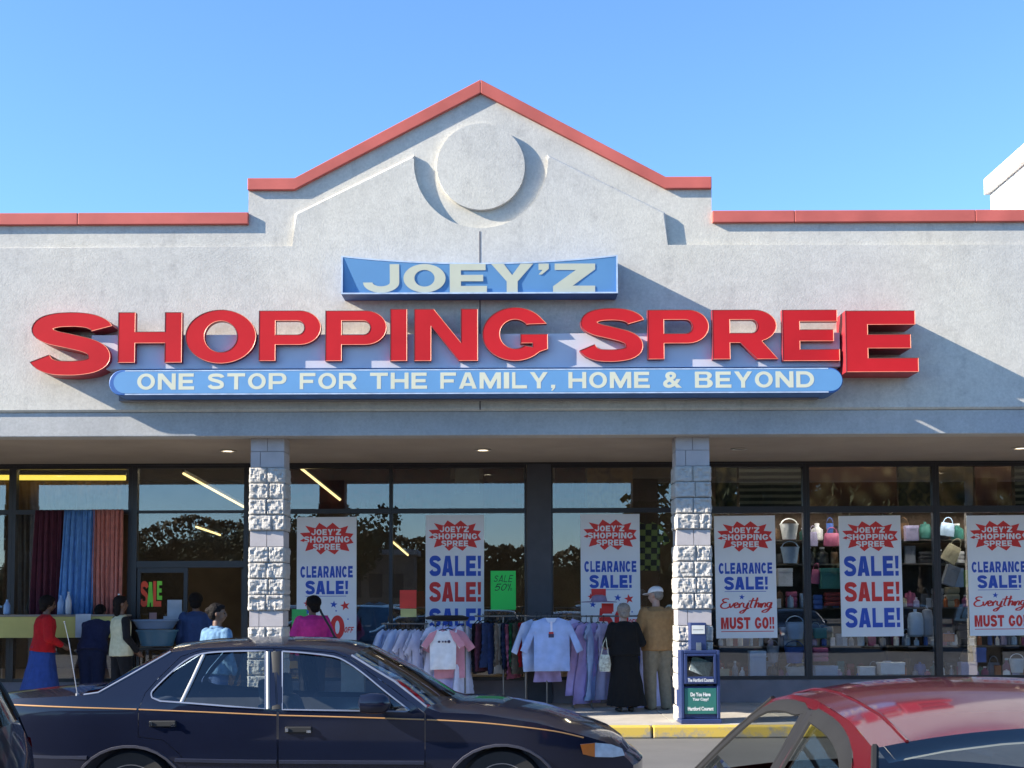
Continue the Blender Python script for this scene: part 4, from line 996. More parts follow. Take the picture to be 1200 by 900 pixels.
# cars parked across the lane, mirrored low in the glass
rc = random.Random(5)
for k in range(13):
    src_ = HATCH if k % 3 else SED
    o = copy_tree(src_); o.location = (-21 + 3.4*k + rc.uniform(-.2, .2), -5.2 + rc.uniform(-.3, .3), 0); o.rotation_euler = (0, 0, R(90 if k % 2 else -90))
    tag(o, 'dark parked car across the lane, mirrored low in the shop windows', 'car', 'cars parked across the lane')
HALL = thing('brick_hall', 'low flat-roofed hall across the lot, mirrored in the middle window', 'building', (-11.0, -58.0, 0))
w = MB(); w.box(-3.6, 3.6, -3, 0, 0, 5.2); obj('wall', w, mat('hall_brick', (0.20, 0.15, 0.12), 0.9, 0.2, 2), HALL)
w = MB(); w.box(-3.9, 3.9, -3.3, 0.3, 5.2, 5.6); obj('roof', w, mat('hall_roof', (0.3, 0.3, 0.3), 0.8), HALL, bevel=0.05)
for k in range(4):
    w = MB(); w.box(-3.0 + 1.6*k, -2.0 + 1.6*k, -0.04, 0.04, 2.0, 3.8); f = obj('window', w, DKMET, HALL)

# ---------------------------------------------------------------- tube lamps inside the shop, then added fill tubes
TUBE = mat('fluorescent_tube', (0.9, 0.9, 0.8), 0.4, emit=(1.0, 0.74, 0.30), estr=0.9)
FILL_CEIL = mat('added_ceiling_tube', (0.9, 0.9, 0.8), 0.4, emit=(1.0, 0.84, 0.58), estr=7.0)
TUBEY = mat('yellow_fluorescent_tube', (0.9, 0.85, 0.4), 0.4, emit=(1.0, 0.70, 0.09), estr=0.62)
CASE = mat('lamp_case', (0.10, 0.09, 0.07), 0.5)
def tube_lamp(a, b, label, m=TUBE, r=0.02):
    a, b = Vector(a), Vector(b); c = (a + b)/2
    t = thing('ceiling_tube_lamp', label, 'lamp', c, 0, 'tube lamps inside the shop')
    w = MB(); w.tube([a - c, b - c], r, 8); obj('tube', w, m, t, smooth=60)
    w = MB(); d = (b - a)/2; w.obox((0, 0, r + 0.022), d*1.01, d.cross(Vector((0, 0, 1))).normalized()*0.03, (0, 0, 0.02)); obj('case', w, CASE, t)
def lamp_px(p0, y0, p1, y1, label, m=TUBE, r=0.02): tube_lamp(P(p0[0], p0[1], y0), P(p1[0], p1[1], y1), label, m, r)
lamp_px((-60, 559.5), 19.9, (147, 560), 19.9, 'long yellow tube lamp above the hanging curtains', TUBEY, 0.04)
lamp_px((215, 555), 20.6, (291, 597), 23.5, 'slanting tube lamp over the shop entrance')
lamp_px((230, 617.5), 25, (258, 627), 27.5, 'short distant tube lamp seen through the glass over the door')
lamp_px((353, 549), 19.55, (399, 586), 19.82, 'slanting tube lamp just right of the left block column')
lamp_px((460, 635), 26, (478, 650.5), 28.5, 'tiny distant tube lamp left of the blue and red sale poster')
lamp_px((908, 608.5), 24, (927, 600.5), 22, 'short tube lamp beside the first everything-must-go poster')
lamp_px((927, 614.5), 25.5, (938.5, 609.5), 24, 'shortest tube lamp under another near the right window bar')
lamp_px((951, 605), 24, (962, 600), 22.8, 'small tube lamp right of the window bar')
for k in range(9):  # added rows, hidden above the window head, that light the shop interior
    tube_lamp((-9.5 + 2.4*k, 21.2, ZBM + 0.72), (-9.5 + 2.4*k, 26.3, ZBM + 0.72), 'unseen ceiling tube added to light the shop interior', FILL_CEIL, 0.04)

FILL_LOW = mat('added_goods_fill', (0.9, 0.9, 0.85), 0.4, emit=(1.0, 0.92, 0.80), estr=27.0)  # added fill light for the shelf goods, hidden behind the transom bar
FILL_UP = mat('added_rug_fill', (0.9, 0.9, 0.85), 0.4, emit=(1.0, 0.90, 0.74), estr=5.0)  # added fill light for the hung rugs, out of view
for (u, v) in ((3.1, 4.9), (5.0, 6.8), (6.9, 8.7)):
    tube_lamp((u, 19.50, ZBM + 0.26), (v, 19.50, ZBM + 0.26), 'unseen tube added high inside the glass to light the hanging rugs', FILL_UP, 0.03)
zlam = ZTR + 0.005
for (u, v) in ((3.06, 4.36), (4.56, 6.30), (6.50, 8.30)):
    tube_lamp((u, 19.425, zlam - 0.02), (v, 19.425, zlam - 0.02), 'unseen slim tube added behind the window bar to light the goods', FILL_LOW, 0.014)
    w = MB(); w.box(u, v, 19.40, 19.56, zlam + 0.016, zlam + 0.022)  # added plate that keeps the low fill light off the rugs
    o = obj('light_baffle', w, CASE); tag(o, 'unseen flat plate added behind the window bar to block upward light', 'light baffle', 'baffles over the added fill tubes')
# ---------------------------------------------------------------- posters on the glass
PAPER = mat('poster_paper', (0.72, 0.72, 0.74), 0.55, 0.04, 2.0)
PRED = mat('poster_red', (0.62, 0.025, 0.02), 0.55, 0.05, 3); PBLUE = mat('poster_blue', (0.02, 0.07, 0.42), 0.55, 0.05, 3)
YP = YW - 0.012
def quad_map(box):
    x0, x1 = PX(box[0], YP, 670), PX(box[2], YP, 670); z0, z1 = PZ(box[3], YP, box[0]), PZ(box[1], YP, box[0])
    return (lambda u: x0 + u*(x1 - x0)), (lambda v: z1 - v*(z1 - z0))
def burst(cx, cz, rx, rz):
    out = [(-1.0, 0.36), (-0.82, 0.05), (-1.0, -0.12), (-0.70, -0.28), (-0.80, -0.78), (-0.45, -0.62), (-0.22, -1.0), (0.0, -0.68), (0.30, -1.0), (0.48, -0.68), (0.85, -0.80), (0.74, -0.36), (1.0, -0.28), (0.88, 0.02), (1.0, 0.30),
           (0.70, 0.36), (0.80, 0.80), (0.48, 0.64), (0.22, 1.0), (0.0, 0.70), (-0.28, 1.0), (-0.42, 0.66), (-0.80, 0.82), (-0.62, 0.40)]
    return [(cx + a*rx, cz + b*rz) for a, b in out[::-1]]
def star(cx, cz, r, rot=0.2): return [(cx + (r if k % 2 == 0 else r*0.42)*math.cos(rot + math.pi*k/5), cz + (r if k % 2 == 0 else r*0.42)*math.sin(rot + math.pi*k/5)) for k in range(10)]
def script_word(into, x0, x1, z0, z1, y, wd):
    """brush-script 'Everything' drawn as thick pen strokes"""
    S = [[(0.15,0.92),(0.08,0.95),(0.03,0.88),(0.05,0.78),(0.11,0.74),(0.04,0.70),(0.00,0.55),(0.04,0.42),(0.12,0.42),(0.17,0.50)], [(0.17,0.68),(0.19,0.44),(0.26,0.70)], [(0.26,0.55),(0.31,0.60),(0.32,0.70),(0.28,0.70),(0.26,0.55),(0.29,0.43),(0.34,0.48)],
         [(0.35,0.68),(0.36,0.44),(0.37,0.60),(0.42,0.72)], [(0.44,0.70),(0.44,0.50),(0.49,0.46),(0.53,0.72),(0.50,0.40),(0.43,0.14),(0.38,0.20),(0.55,0.42)], [(0.62,0.98),(0.57,0.50),(0.61,0.44)], [(0.53,0.80),(0.72,0.86)],
         [(0.70,1.0),(0.65,0.42),(0.69,0.66),(0.73,0.68),(0.72,0.44)], [(0.77,0.68),(0.75,0.44)], [(0.80,0.68),(0.78,0.42),(0.82,0.66),(0.86,0.66),(0.85,0.44)], [(0.97,0.70),(0.91,0.70),(0.89,0.54),(0.93,0.46),(0.98,0.72),(0.95,0.40),(0.88,0.18),(0.80,0.22),(0.99,0.44)]]
    for l in S:
        pts = spline([(x0 + a*(x1-x0) + 0.10*(b-0.5)*(z1-z0), z0 + b*(z1-z0)) for a, b in l], 4); prev = None
        for i, p in enumerate(pts):
            a, b = Vector(pts[max(i-1, 0)]), Vector(pts[min(i+1, len(pts)-1)]); d = (b-a).normalized(); w_ = wd*(0.65 + 0.6*abs(d.y))
            n_ = Vector((-d.y, d.x))*w_/2; pr = [into.bm.verts.new((p[0] + n_.x, y, p[1] + n_.y)), into.bm.verts.new((p[0] - n_.x, y, p[1] - n_.y))]
            if prev: into.bm.faces.new((prev[0], pr[0], pr[1], prev[1]))
            prev = pr
def poster(kind, box, label):
    U, V = quad_map(box); W_ = U(1) - U(0); Hh = V(0) - V(1)
    t = thing('sale_poster', label, 'poster', (U(0.5), YP, V(1)), 0, 'sale posters on the shop windows')
    w = MB(); w.box(U(0), U(1), YP, YP + 0.006, V(1), V(0)); obj('sheet', w, PAPER, t, True)
    w = MB(); w.prism(burst(U(0.5), V(0.17), W_*0.45, Hh*0.125), YP - 0.0015, YP - 0.0005); b = obj('burst', w, PRED, t, True)
    w = MB(); y = YP - 0.0016
    lettering("JOEY'Z", U(0.24), U(0.74), V(0.142), V(0.095), y, 0.0012, 0.30, 0.24, 0.14, w); lettering('SHOPPING', U(0.12), U(0.88), V(0.20), V(0.152), y, 0.0012, 0.30, 0.24, 0.14, w); lettering('SPREE', U(0.27), U(0.73), V(0.258), V(0.21), y, 0.0012, 0.30, 0.24, 0.14, w)
    obj('burst_lettering', w, PAPER, b, True)
    y = YP - 0.0005
    blue, red = MB(), MB()
    if kind == 'triple':
        for k, (a, c, m) in enumerate(((0.335, 0.50, blue), (0.55, 0.71, red), (0.765, 0.925, blue))):
            lettering('SALE!', U(0.07), U(0.95), V(c), V(a), y, 0.0015, 0.33, 0.24, 0.13, m)
    else:
        lettering('CLEARANCE', U(0.06), U(0.94), V(0.475), V(0.385), y, 0.0015, 0.33, 0.24, 0.13, blue)
        lettering('SALE!', U(0.15), U(0.86), V(0.605), V(0.50), y, 0.0015, 0.34, 0.25, 0.13, blue)
        blue.box(U(0.15), U(0.83), y - 0.001, y, V(0.622), V(0.618))
        if kind == 'go':
            blue.prism(star(U(0.43), V(0.665), W_*0.05), y - 0.001, y)
            script_word(red, U(0.08), U(0.93), V(0.815), V(0.67), y - 0.001, W_*0.024)
            lettering('MUST GO!!', U(0.08), U(0.95), V(0.925), V(0.83), y, 0.0015, 0.34, 0.25, 0.13, red); red.box(U(0.08), U(0.94), y - 0.001, y, V(0.948), V(0.942))
        else:
            blue.prism(star(U(0.62), V(0.685), W_*0.065), y - 0.001, y); blue.prism(star(U(0.66), V(0.735), W_*0.02), y - 0.001, y); blue.prism(star(U(0.86), V(0.80), W_*0.02), y - 0.001, y)
            red.prism(star(U(0.81), V(0.695), W_*0.085, 0.5), y - 0.001, y); red.prism(star(U(0.17), V(0.675), W_*0.06, 0.5), y - 0.001, y); blue.prism(star(U(0.20), V(0.74), W_*0.06), y - 0.001, y)
            lettering('50', U(0.30), U(0.80), V(0.955), V(0.77), y, 0.0015, 0.34, 0.24, 0.10, red)
            lettering('OFF', U(0.80), U(0.95), V(0.905), V(0.86), y, 0.0015, 0.30, 0.22, 0.15, red, slant=0.2)
    obj('blue_lettering', blue, PBLUE, t, True); obj('red_lettering', red, PRED, t, True)
    t.rotation_euler = (0, R(random.uniform(-0.45, 0.45)), R(random.uniform(-0.25, 0.25)))
poster('fifty', (348, 606, 418, 756), 'clearance poster with stars and big red percentage beside the left block column')
poster('triple', (498.5, 603.5, 567, 747), 'poster reading sale three times above the white raglan tee')
poster('fifty', (680.5, 602.5, 750, 746), 'clearance poster with stars behind the woman in the black coat')
poster('go', (838.5, 604.5, 910, 748), 'clearance poster with red script just right of the block column with the newspaper box')
poster('triple', (985, 604.5, 1057.5, 746), 'poster reading sale three times in the right-hand windows above the red coupe')
poster('go', (1135, 604, 1207, 745), 'clearance poster with red script cut by the right picture edge')
def card(name, label, box, m, Y=YP, cat='sign', extra=None, tilt=0):
    c = P((box[0]+box[2])/2, (box[1]+box[3])/2, Y); hw_, hh = (box[2]-box[0])/2*Y/FPX, (box[3]-box[1])/2*Y/FPX
    t = thing(name, label, cat, c)
    w = MB(); w.box(-hw_, hw_, 0, 0.004, -hh, hh); obj('card', w, m, t)
    if extra: extra(t, hw_, hh)
    t.rotation_euler = (0, tilt, 0)
    return t
GREENC = mat('neon_green_card', (0.03, 0.62, 0.09), 0.6, 0.05, 3); INK = mat('marker_ink', (0.01, 0.02, 0.015), 0.6)
def green_text(t, a, b):
    w = MB(); lettering('SALE', -a*0.72, a*0.75, b*0.42, b*0.78, -0.0005, 0.001, 0.14, 0.10, 0.25, w, slant=0.25); lettering('50', -a*0.62, a*0.25, b*-0.02, b*0.34, -0.0005, 0.001, 0.15, 0.12, 0.25, w, slant=0.4)
    w.obox((a*0.50, -0.001, b*0.16), (a*0.10, 0, b*0.18), (0, 0.0005, 0), (0.005, 0, -0.002)); lettering('0', a*0.34, a*0.46, b*0.20, b*0.34, -0.0005, 0.001, 0.2, 0.2, into=w); lettering('0', a*0.56, a*0.68, b*-0.02, b*0.12, -0.0005, 0.001, 0.2, 0.2, into=w)
    obj('lettering', w, INK, t)
card('sale_card', 'bright green hand-lettered sale card above the rack of dark trousers', (575, 669, 604.5, 714.5), GREENC, YW - 0.25, extra=green_text)
card('rack_card', 'plain red card on the rack of pale tees', (468.5, 691.5, 488, 713), mat('red_card', (0.55, 0.035, 0.02), 0.6), 18.45)
card('rack_card', 'small pale yellow card under the plain red card', (469.5, 713.5, 488, 723), mat('yellow_card', (0.42, 0.42, 0.16), 0.6), 18.45)
card('notice', 'green paper notice left of the pink jacket', (342, 714, 361, 736), mat('green_notice', (0.04, 0.40, 0.10), 0.6), YP, 'notice')
card('notice', 'tall pale notice taped on the door glass', (196, 703, 213, 724), mat('pale_blue_paper', (0.40, 0.44, 0.50), 0.6), YW - 0.012, 'notice')
card('notice', 'wide pale notice at the foot of the tall one on the door', (191.5, 722, 211, 731), mat('pale_blue_paper', (0.40, 0.44, 0.50), 0.6), YW - 0.018, 'notice')
card('notice', 'small pink paper on the door under the cut-out letters', (175, 718, 183.5, 727), mat('pink_paper', (0.42, 0.22, 0.20), 0.6), YW - 0.014, 'notice')
card('rack_card', 'upper red card on the rack of lilac dresses', (693, 690, 710, 702), PRED, 18.45)
card('rack_card', 'lower red card beside the pale-haired woman', (705, 707, 719, 717), PRED, 18.40)
t = thing('window_lettering', 'orange and green cut-out letters reading sale on the door glass', 'sign', P(178, 711, YW - 0.01))
for k, (a, b, c, d, m) in enumerate(((165.5, 174.5, 681, 711, 'o'), (173.5, 181, 682, 711, 'g'), (180.5, 190, 681, 711, 'o'), (185, 191, 681, 703, 'g'))):
    w = lettering('SALE'[k], PX(a, YW), PX(b, YW), PZ(d, YW, 178), PZ(c, YW, 178), YW - 0.008 - 0.002*k, 0.001, 0.36, 0.22)
    obj('letter', w, mat('orange_cutout', (0.80, 0.07, 0.02), 0.6) if m == 'o' else mat('green_cutout', (0.20, 0.62, 0.04), 0.6), t, True)

# ---------------------------------------------------------------- curtains and stands behind the left windows
def drape(name, label, px0, px1, py0, py1, Y, m, folds=6, amp=0.035, cat='curtain', flare=0.0):
    a, b = P(px0, py0, Y), P(px1, py1, Y); w = MB(); nx, nz_ = folds*8, 14; n0 = random.random()*6
    rows = []
    for j in range(nz_+1):
        v = j/nz_; row = []
        for i in range(nx+1):
            u = i/nx; x = a.x + (b.x - a.x)*u - flare*v*(1-u)
            ph = 2*math.pi*folds*u + n0 + 0.9*math.sin(v*2.5 + u*5)
            row.append(w.bm.verts.new((x, Y + amp*(0.55 + 0.55*v)*math.sin(ph) + 0.4*amp*math.sin(ph*2.3 + 1), a.z + (b.z - a.z)*v)))
        rows.append(row)
    for r0, r1 in zip(rows, rows[1:]):
        for i in range(nx): w.bm.faces.new((r0[i], r0[i+1], r1[i+1], r1[i]))
    o = obj(name, w, m, None, smooth=80); md = o.modifiers.new('thick', 'SOLIDIFY'); md.thickness = 0.006
    return tag(o, label, cat)
drape('curtain', 'dark maroon curtain hanging outside the left window', 41, 78, 598, 735, 19.12, mat('maroon_cloth', (0.070, 0.010, 0.022), 0.9, 0.2, 12), 6, flare=0.06)
drape('curtain', 'blue curtain hanging between the maroon and salmon ones', 76, 109, 598, 738, 19.06, mat('blue_curtain_cloth', (0.10, 0.24, 0.50), 0.9, 0.15, 12), 6, flare=0.10)
drape('curtain', 'salmon pink curtain at the right end of the hanging display', 108, 142, 597, 738, 19.09, mat('salmon_cloth', (0.52, 0.19, 0.15), 0.9, 0.15, 12), 7)
drape('sheer_curtain', 'grey sheer curtain left of the maroon curtain', 16, 44, 600, 725, 20.25, mat('grey_sheer', (0.13, 0.12, 0.11), 0.9, 0.2, 12), 5)
drape('valance', 'brown pleated valance above the hanging curtains', -40, 150, 564, 600, 20.1, mat('brown_valance', (0.16, 0.10, 0.05), 0.9, 0.35, 5), 16, 0.03)
t = thing('display_table', 'high yellow-fronted display table outside the left window', 'table', P(60, 747, 18.8))
w = MB(); a, b = P(-40, 723, 18.72), P(147, 747, 18.72); w.box(a.x, b.x, 18.72, 18.75, b.z, a.z); obj('front_board', w, mat('yellow_board', (0.48, 0.42, 0.13), 0.7, 0.12, 3), t, True)
w = MB(); w.box(a.x, b.x, 18.70, 19.0, a.z + 0.002, a.z + 0.03); obj('tabletop', w, mat('table_top_grey', (0.2, 0.18, 0.16), 0.7), t, True)
for x in (a.x + 0.1, b.x - 0.1):
    w = MB(); w.box(x - 0.03, x + 0.03, 18.88, 18.94, ZS + 0.003, a.z + 0.001); obj('leg', w, DKMET, t, True)
ztab = a.z + 0.031
def pillar_item(px, h, r, m, name, label, cat, Y=18.86):
    w = MB(); x = PX(px, Y, 720)
    w.lathe([(r*0.75, 0), (r, h*0.06), (r*0.95, h*0.6), (r*0.5, h*0.82), (r*0.32, h*0.88), (r*0.36, h)], c=(0, 0, 0), n=14)
    o = obj(name, w, m, None, smooth=40); o.location = (x, Y, ztab + 0.001); return tag(o, label, cat, 'vases on the display table')
WHITEP = mat('white_ceramic', (0.50, 0.52, 0.56), 0.35, 0.06, 4); PALEB = mat('pale_blue_ceramic', (0.22, 0.34, 0.55), 0.35, 0.08, 4)
pillar_item(71, 0.28, 0.05, PALEB, 'vase', 'pale blue vase on the display table by the red blouse', 'vase'); pillar_item(80, 0.33, 0.045, WHITEP, 'vase', 'tall white vase on the display table before the blue curtain', 'vase')
pillar_item(139, 0.30, 0.05, WHITEP, 'vase', 'white vase on the display table under the salmon curtain', 'vase'); pillar_item(8, 0.22, 0.05, PALEB, 'vase', 'pale blue vase at the far left of the display table', 'vase')
w = MB(); c = P(97, 747, 18.69); w.box(-0.11, 0.11, 0, 0.004, 0, 0.34); o = obj('notice', w, mat('pale_blue_paper', (0.40, 0.44, 0.50), 0.6)); o.location = c; tag(o, 'pale card leaning on the yellow display table front', 'notice')
# blue plastic baskets stacked by the door
BTUB = mat('teal_plastic', (0.06, 0.15, 0.22), 0.4, 0.08, 3); BLT = mat('pale_blue_plastic', (0.13, 0.20, 0.31), 0.4, 0.08, 3)
def tub(px, py, Y, r, h, m, label, sq=0.75):
    t = thing('plastic_tub', label, 'tub', P(px, py, Y))
    w = MB(); w.loft([(0, 0, 0, r*0.78, r*0.78*sq), (0, 0, h*0.9, r, r*sq), (0, 0, h, r*1.06, r*1.06*sq), (0, 0, h*0.97, r*0.97, r*0.97*sq), (0, 0, 0.02, r*0.74, r*0.74*sq)], 22)
    obj('basin', w, m, t, smooth=40)
    w = MB(); w.loft([(0, 0, h*0.88, r*1.05, r*1.05*sq), (0, 0, h*0.88 + 0.025, r*1.07, r*1.07*sq)], 22, cap=False); obj('rim', w, m, t, smooth=40); return t
STAND = thing('stand', 'dark low stand under the plastic tubs by the door', 'stand', P(184, 790, 19.0))
zst = PZ(757, 19.0); w = MB(); q = P(184, 757, 19.0); w.box(q.x - 0.36, q.x + 0.36, 18.75, 19.18, zst - 0.03, zst); obj('top', w, DKMET, STAND, True)
for sx in (-0.32, 0.32):
    for y in (18.79, 19.14):
        w = MB(); w.box(q.x + sx - 0.02, q.x + sx + 0.02, y - 0.02, y + 0.02, ZS, zst - 0.031); obj('leg', w, DKMET, STAND, True)
tub(184, 756.9, 18.96, 0.30, 0.24, BTUB, 'lower teal plastic tub on the stand by the shop door', 0.6)
tub(182, 737, 18.96, 0.33, 0.13, BLT, 'upper pale blue plastic tub stacked by the shop door', 0.6)

# ---------------------------------------------------------------- rugs hung in the upper windows
def rug_mat(name, c1, c2, c3, mode):
    m = bpy.data.materials.new(name); N, L, b = ngroup(m); tc = N.new('ShaderNodeTexCoord')
    if mode == 'stripe':
        w_ = N.new('ShaderNodeTexWave'); w_.bands_direction = 'Z'; w_.inputs['Scale'].default_value = 3.2; w_.inputs['Distortion'].default_value = 0.4; src = w_.outputs['Fac']
    else:
        w_ = N.new('ShaderNodeTexVoronoi'); w_.inputs['Scale'].default_value = 4.5 if mode == 'floral' else 9.0; w_.feature = 'SMOOTH_F1'; src = w_.outputs['Distance']
    L.new(tc.outputs['Object'], w_.inputs['Vector'])
    r = N.new('ShaderNodeValToRGB'); L.new(src, r.inputs[0]); r.color_ramp.elements[0].color = c1 + (1,); r.color_ramp.elements[1].color = c2 + (1,)
    e = r.color_ramp.elements.new(0.45); e.color = c3 + (1,); r.color_ramp.elements[0].position = 0.15; r.color_ramp.elements[2].position = 0.75
    L.new(r.outputs[0], b.inputs['Base Color']); b.inputs['Roughness'].default_value = 0.95
    return m
def rug(px0, px1, py0, py1, Y, m, label):
    a, b = P(px0, py0, Y), P(px1, py1, Y); t = thing('hanging_rug', label, 'rug', ((a.x+b.x)/2, Y, b.z), 0, 'rugs hung high in the shop windows')
    w = MB(); n = 14; hx = (b.x - a.x)/2; rows = []
    for k in range(n+1):
        u = -1 + 2*k/n; y = 0.02*math.sin(u*5 + px0)
        rows.append([w.bm.verts.new((u*hx, y, 0)), w.bm.verts.new((u*hx, y*0.5, a.z - b.z))])
    for r0, r1 in zip(rows, rows[1:]): w.bm.faces.new((r0[0], r1[0], r1[1], r0[1]))
    o = obj('pile', w, m, t); md = o.modifiers.new('thick', 'SOLIDIFY'); md.thickness = 0.012
    w = MB(); w.tube([(-hx*0.98, 0.0, a.z - b.z + 0.015), (hx*0.98, 0.0, a.z - b.z + 0.015)], 0.012, 6); obj('hanging_rod', w, DKMET, t)
R1 = rug_mat('red_brown_rug', (0.0320, 0.0080, 0.0080), (0.0544, 0.0192, 0.0088), (0.0716, 0.0088, 0.0080), 'small'); R2 = rug_mat('striped_rug', (0.0088, 0.0120, 0.0120), (0.1100, 0.1100, 0.0808), (0.0252, 0.0252, 0.0232), 'stripe')
R3 = rug_mat('floral_rug', (0.2828, 0.2024, 0.1000), (0.0544, 0.0120, 0.0080), (0.1100, 0.0464, 0.0192), 'floral'); R4 = rug_mat('green_floral_rug', (0.0192, 0.0252, 0.0192), (0.2552, 0.1656, 0.0716), (0.0900, 0.0628, 0.0192), 'floral'); R5 = rug_mat('speckled_rug', (0.0544, 0.0544, 0.0192), (0.1540, 0.1208, 0.0464), (0.0192, 0.0192, 0.0136), 'small')
rug(866, 946, 543, 600, 19.62, R2, 'dark striped rug hanging above the first red-script poster'); rug(838, 864, 543, 600, 19.6, R5, 'narrow speckled rug hanging beside the right block column')
rug(948, 1051, 543, 600, 19.62, R3, 'floral red-brown rug hanging above the right triple sale poster'); rug(1052, 1097, 543, 600, 19.64, R5, 'olive speckled rug hanging left of the last window bar')
rug(1098, 1141, 543, 600, 19.6, R4, 'rug with a dark green blossom right of the last window bar'); rug(1142, 1186, 543, 600, 19.64, R3, 'brown rug above the poster cut by the picture edge'); rug(1189, 1240, 543, 600, 19.6, R2, 'striped rug at the right picture edge')
rug(338, 456, 546, 600, 19.9, R1, 'dark red rug high right of the left block column'); rug(460, 528, 546, 600, 19.9, R1, 'dark red rug high above the small white tee rack'); rug(566, 614, 546, 600, 19.9, R1, 'dark red rug high beside the grey pier')
rug(650, 686, 546, 600, 19.9, R1, 'dark red rug high right of the grey pier'); rug(688, 742, 546, 602, 19.85, rug_mat('golden_rug', (0.20, 0.10, 0.03), (0.10, 0.05, 0.02), (0.26, 0.14, 0.04), 'small'), 'golden brown rug above the poster with the black-coated woman')
rug(533, 562, 549, 578, 19.75, mat('beige_swatch', (0.22, 0.20, 0.15), 0.9, 0.2, 5), 'small beige mat hanging above the blue and red sale poster')
# golden check shirt behind glass, inner post

# ---------------------------------------------------------------- goods on shelves behind the right windows
SHX0, SHX1 = PX(838, 19.8), PX(1262, 19.8)
SHELFM = mat('shelf_board', (0.16, 0.14, 0.12), 0.7)
shelfz = {797: 0, 757: 0, 712: 0, 660: 0, 632: 0}
sh = thing('display_shelves', 'open display shelves packed with housewares behind the right windows', 'shelves', ((SHX0+SHX1)/2, 20.1, ZS))
for py in shelfz:
    z = PZ(py, 19.6, 1000) + (0.02 if py == 797 else 0.0); shelfz[py] = z
    w = MB(); w.box(SHX0, SHX1, 19.50 if py == 797 else 19.70, 20.4, z - 0.02, z - 0.001); obj('shelf', w, SHELFM, sh, True)
for x in (SHX0 + 0.03, (SHX0 + SHX1)/2, SHX1 - 0.03):
    w = MB(); w.box(x - 0.02, x + 0.02, 20.41, 20.45, ZS + 0.003, 3.4); obj('upright', w, DKMET, sh, True)
w = MB(); w.box(SHX0, SHX1, 20.46, 20.50, ZS + 0.003, 3.45); obj('back_panel', w, mat('shelf_back', (0.075, 0.05, 0.035), 0.9, 0.5, 2.5), sh, True)
CM = lambda n, c, r=0.5: mat(n, c, r, 0.10, 8)
GC = {'white': CM('goods_white', (0.80, 0.80, 0.80)), 'pale blue': CM('goods_pale_blue', (0.38, 0.52, 0.70)), 'blue': CM('goods_blue', (0.05, 0.13, 0.42)), 'pink': CM('goods_pink', (0.42, 0.10, 0.20)), 'red': CM('goods_red', (0.30, 0.03, 0.03)),
      'teal': CM('goods_teal', (0.04, 0.20, 0.17)), 'cream': CM('goods_cream', (0.45, 0.40, 0.26)), 'brown': CM('goods_brown', (0.14, 0.07, 0.03)), 'lilac': CM('goods_lilac', (0.40, 0.36, 0.54)), 'dark': CM('goods_dark', (0.03, 0.03, 0.035)), 'orange': CM('goods_orange', (0.45, 0.12, 0.03)), 'green': CM('goods_green', (0.10, 0.24, 0.05)), 'grey': CM('goods_grey', (0.28, 0.30, 0.34))}
def g_basket(w_, h, col):
    t = thing('basket', '', 'basket'); r = w_/2
    b = MB(); b.loft([(0,0,0,r*.72,r*.6), (0,0,h*.93,r*.98,r*.8), (0,0,h,r*1.04,r*.86), (0,0,h*.96,r*.92,r*.76), (0,0,.02,r*.68,r*.56)], 18); obj('bowl', b, GC[col], t, smooth=40)
    b = MB(); b.tube([(r*.9*math.cos(a), 0, h*.9 + r*.9*math.sin(a)) for a in [math.pi*k/10 for k in range(11)]], 0.008, 6); obj('handle', b, GC[col], t, smooth=50); return t
def g_box(w_, h, col):
    t = thing('gift_box', '', 'box'); b = MB(); b.box(-w_/2, w_/2, -w_*.3, w_*.3, 0, h*.78); obj('box_body', b, GC[col], t, bevel=0.006)
    b = MB(); b.box(-w_*.52, w_*.52, -w_*.32, w_*.32, h*.781, h); obj('lid', b, GC[col], t, bevel=0.006); return t
def g_bottle(w_, h, col):
    t = thing('bottle', '', 'bottle'); r = w_/2; b = MB(); b.lathe([(r*.9,0),(r,h*.03),(r,h*.62),(r*.4,h*.78),(r*.36,h*.9)], n=14); obj('bottle_body', b, GC[col], t, smooth=40)
    b = MB(); b.lathe([(r*.42,h*.901),(r*.42,h),(.002,h)], n=12); obj('cap', b, GC['white'], t, smooth=40); return t
def g_bag(w_, h, col):
    t = thing('handbag', '', 'bag'); b = MB(); b.loft([(0,0,0,w_*.5,w_*.16),(0,0,h*.3,w_*.49,w_*.17),(0,0,h*.66,w_*.42,w_*.10),(0,0,h*.70,w_*.40,w_*.05)], 18); obj('pouch', b, GC[col], t, smooth=50)
    b = MB(); b.tube([(w_*.30*math.cos(a), 0, h*.68 + h*.32*math.sin(a)) for a in [math.pi*k/10 for k in range(11)]], 0.008, 6); obj('strap', b, GC[col], t, smooth=50); return t
def g_towels(w_, h, col):
    t = thing('towel_stack', '', 'towels'); n = 3
    for k in range(n):
        b = MB(); b.box(-w_/2, w_/2, -w_*.32, w_*.32, h*k/n + .001, h*(k+1)/n - .002); obj('towel', b, GC[col], t, bevel=h/n*.3)
    return t
def g_jar(w_, h, col):
    t = thing('canister', '', 'canister'); r = w_/2; b = MB(); b.lathe([(r*.8,0),(r,h*.08),(r,h*.66),(r*.85,h*.76)], n=16); obj('canister_body', b, GC[col], t, smooth=40)
    b = MB(); b.lathe([(r*.9,h*.761),(r*.8,h*.86),(r*.2,h*.9),(r*.22,h),(.002,h)], n=16); obj('lid', b, GC[col], t, smooth=40); return t
MAKE = {'basket': g_basket, 'box': g_box, 'bottle': g_bottle, 'bag': g_bag, 'towels': g_towels, 'canister': g_jar}
PROTO = {}
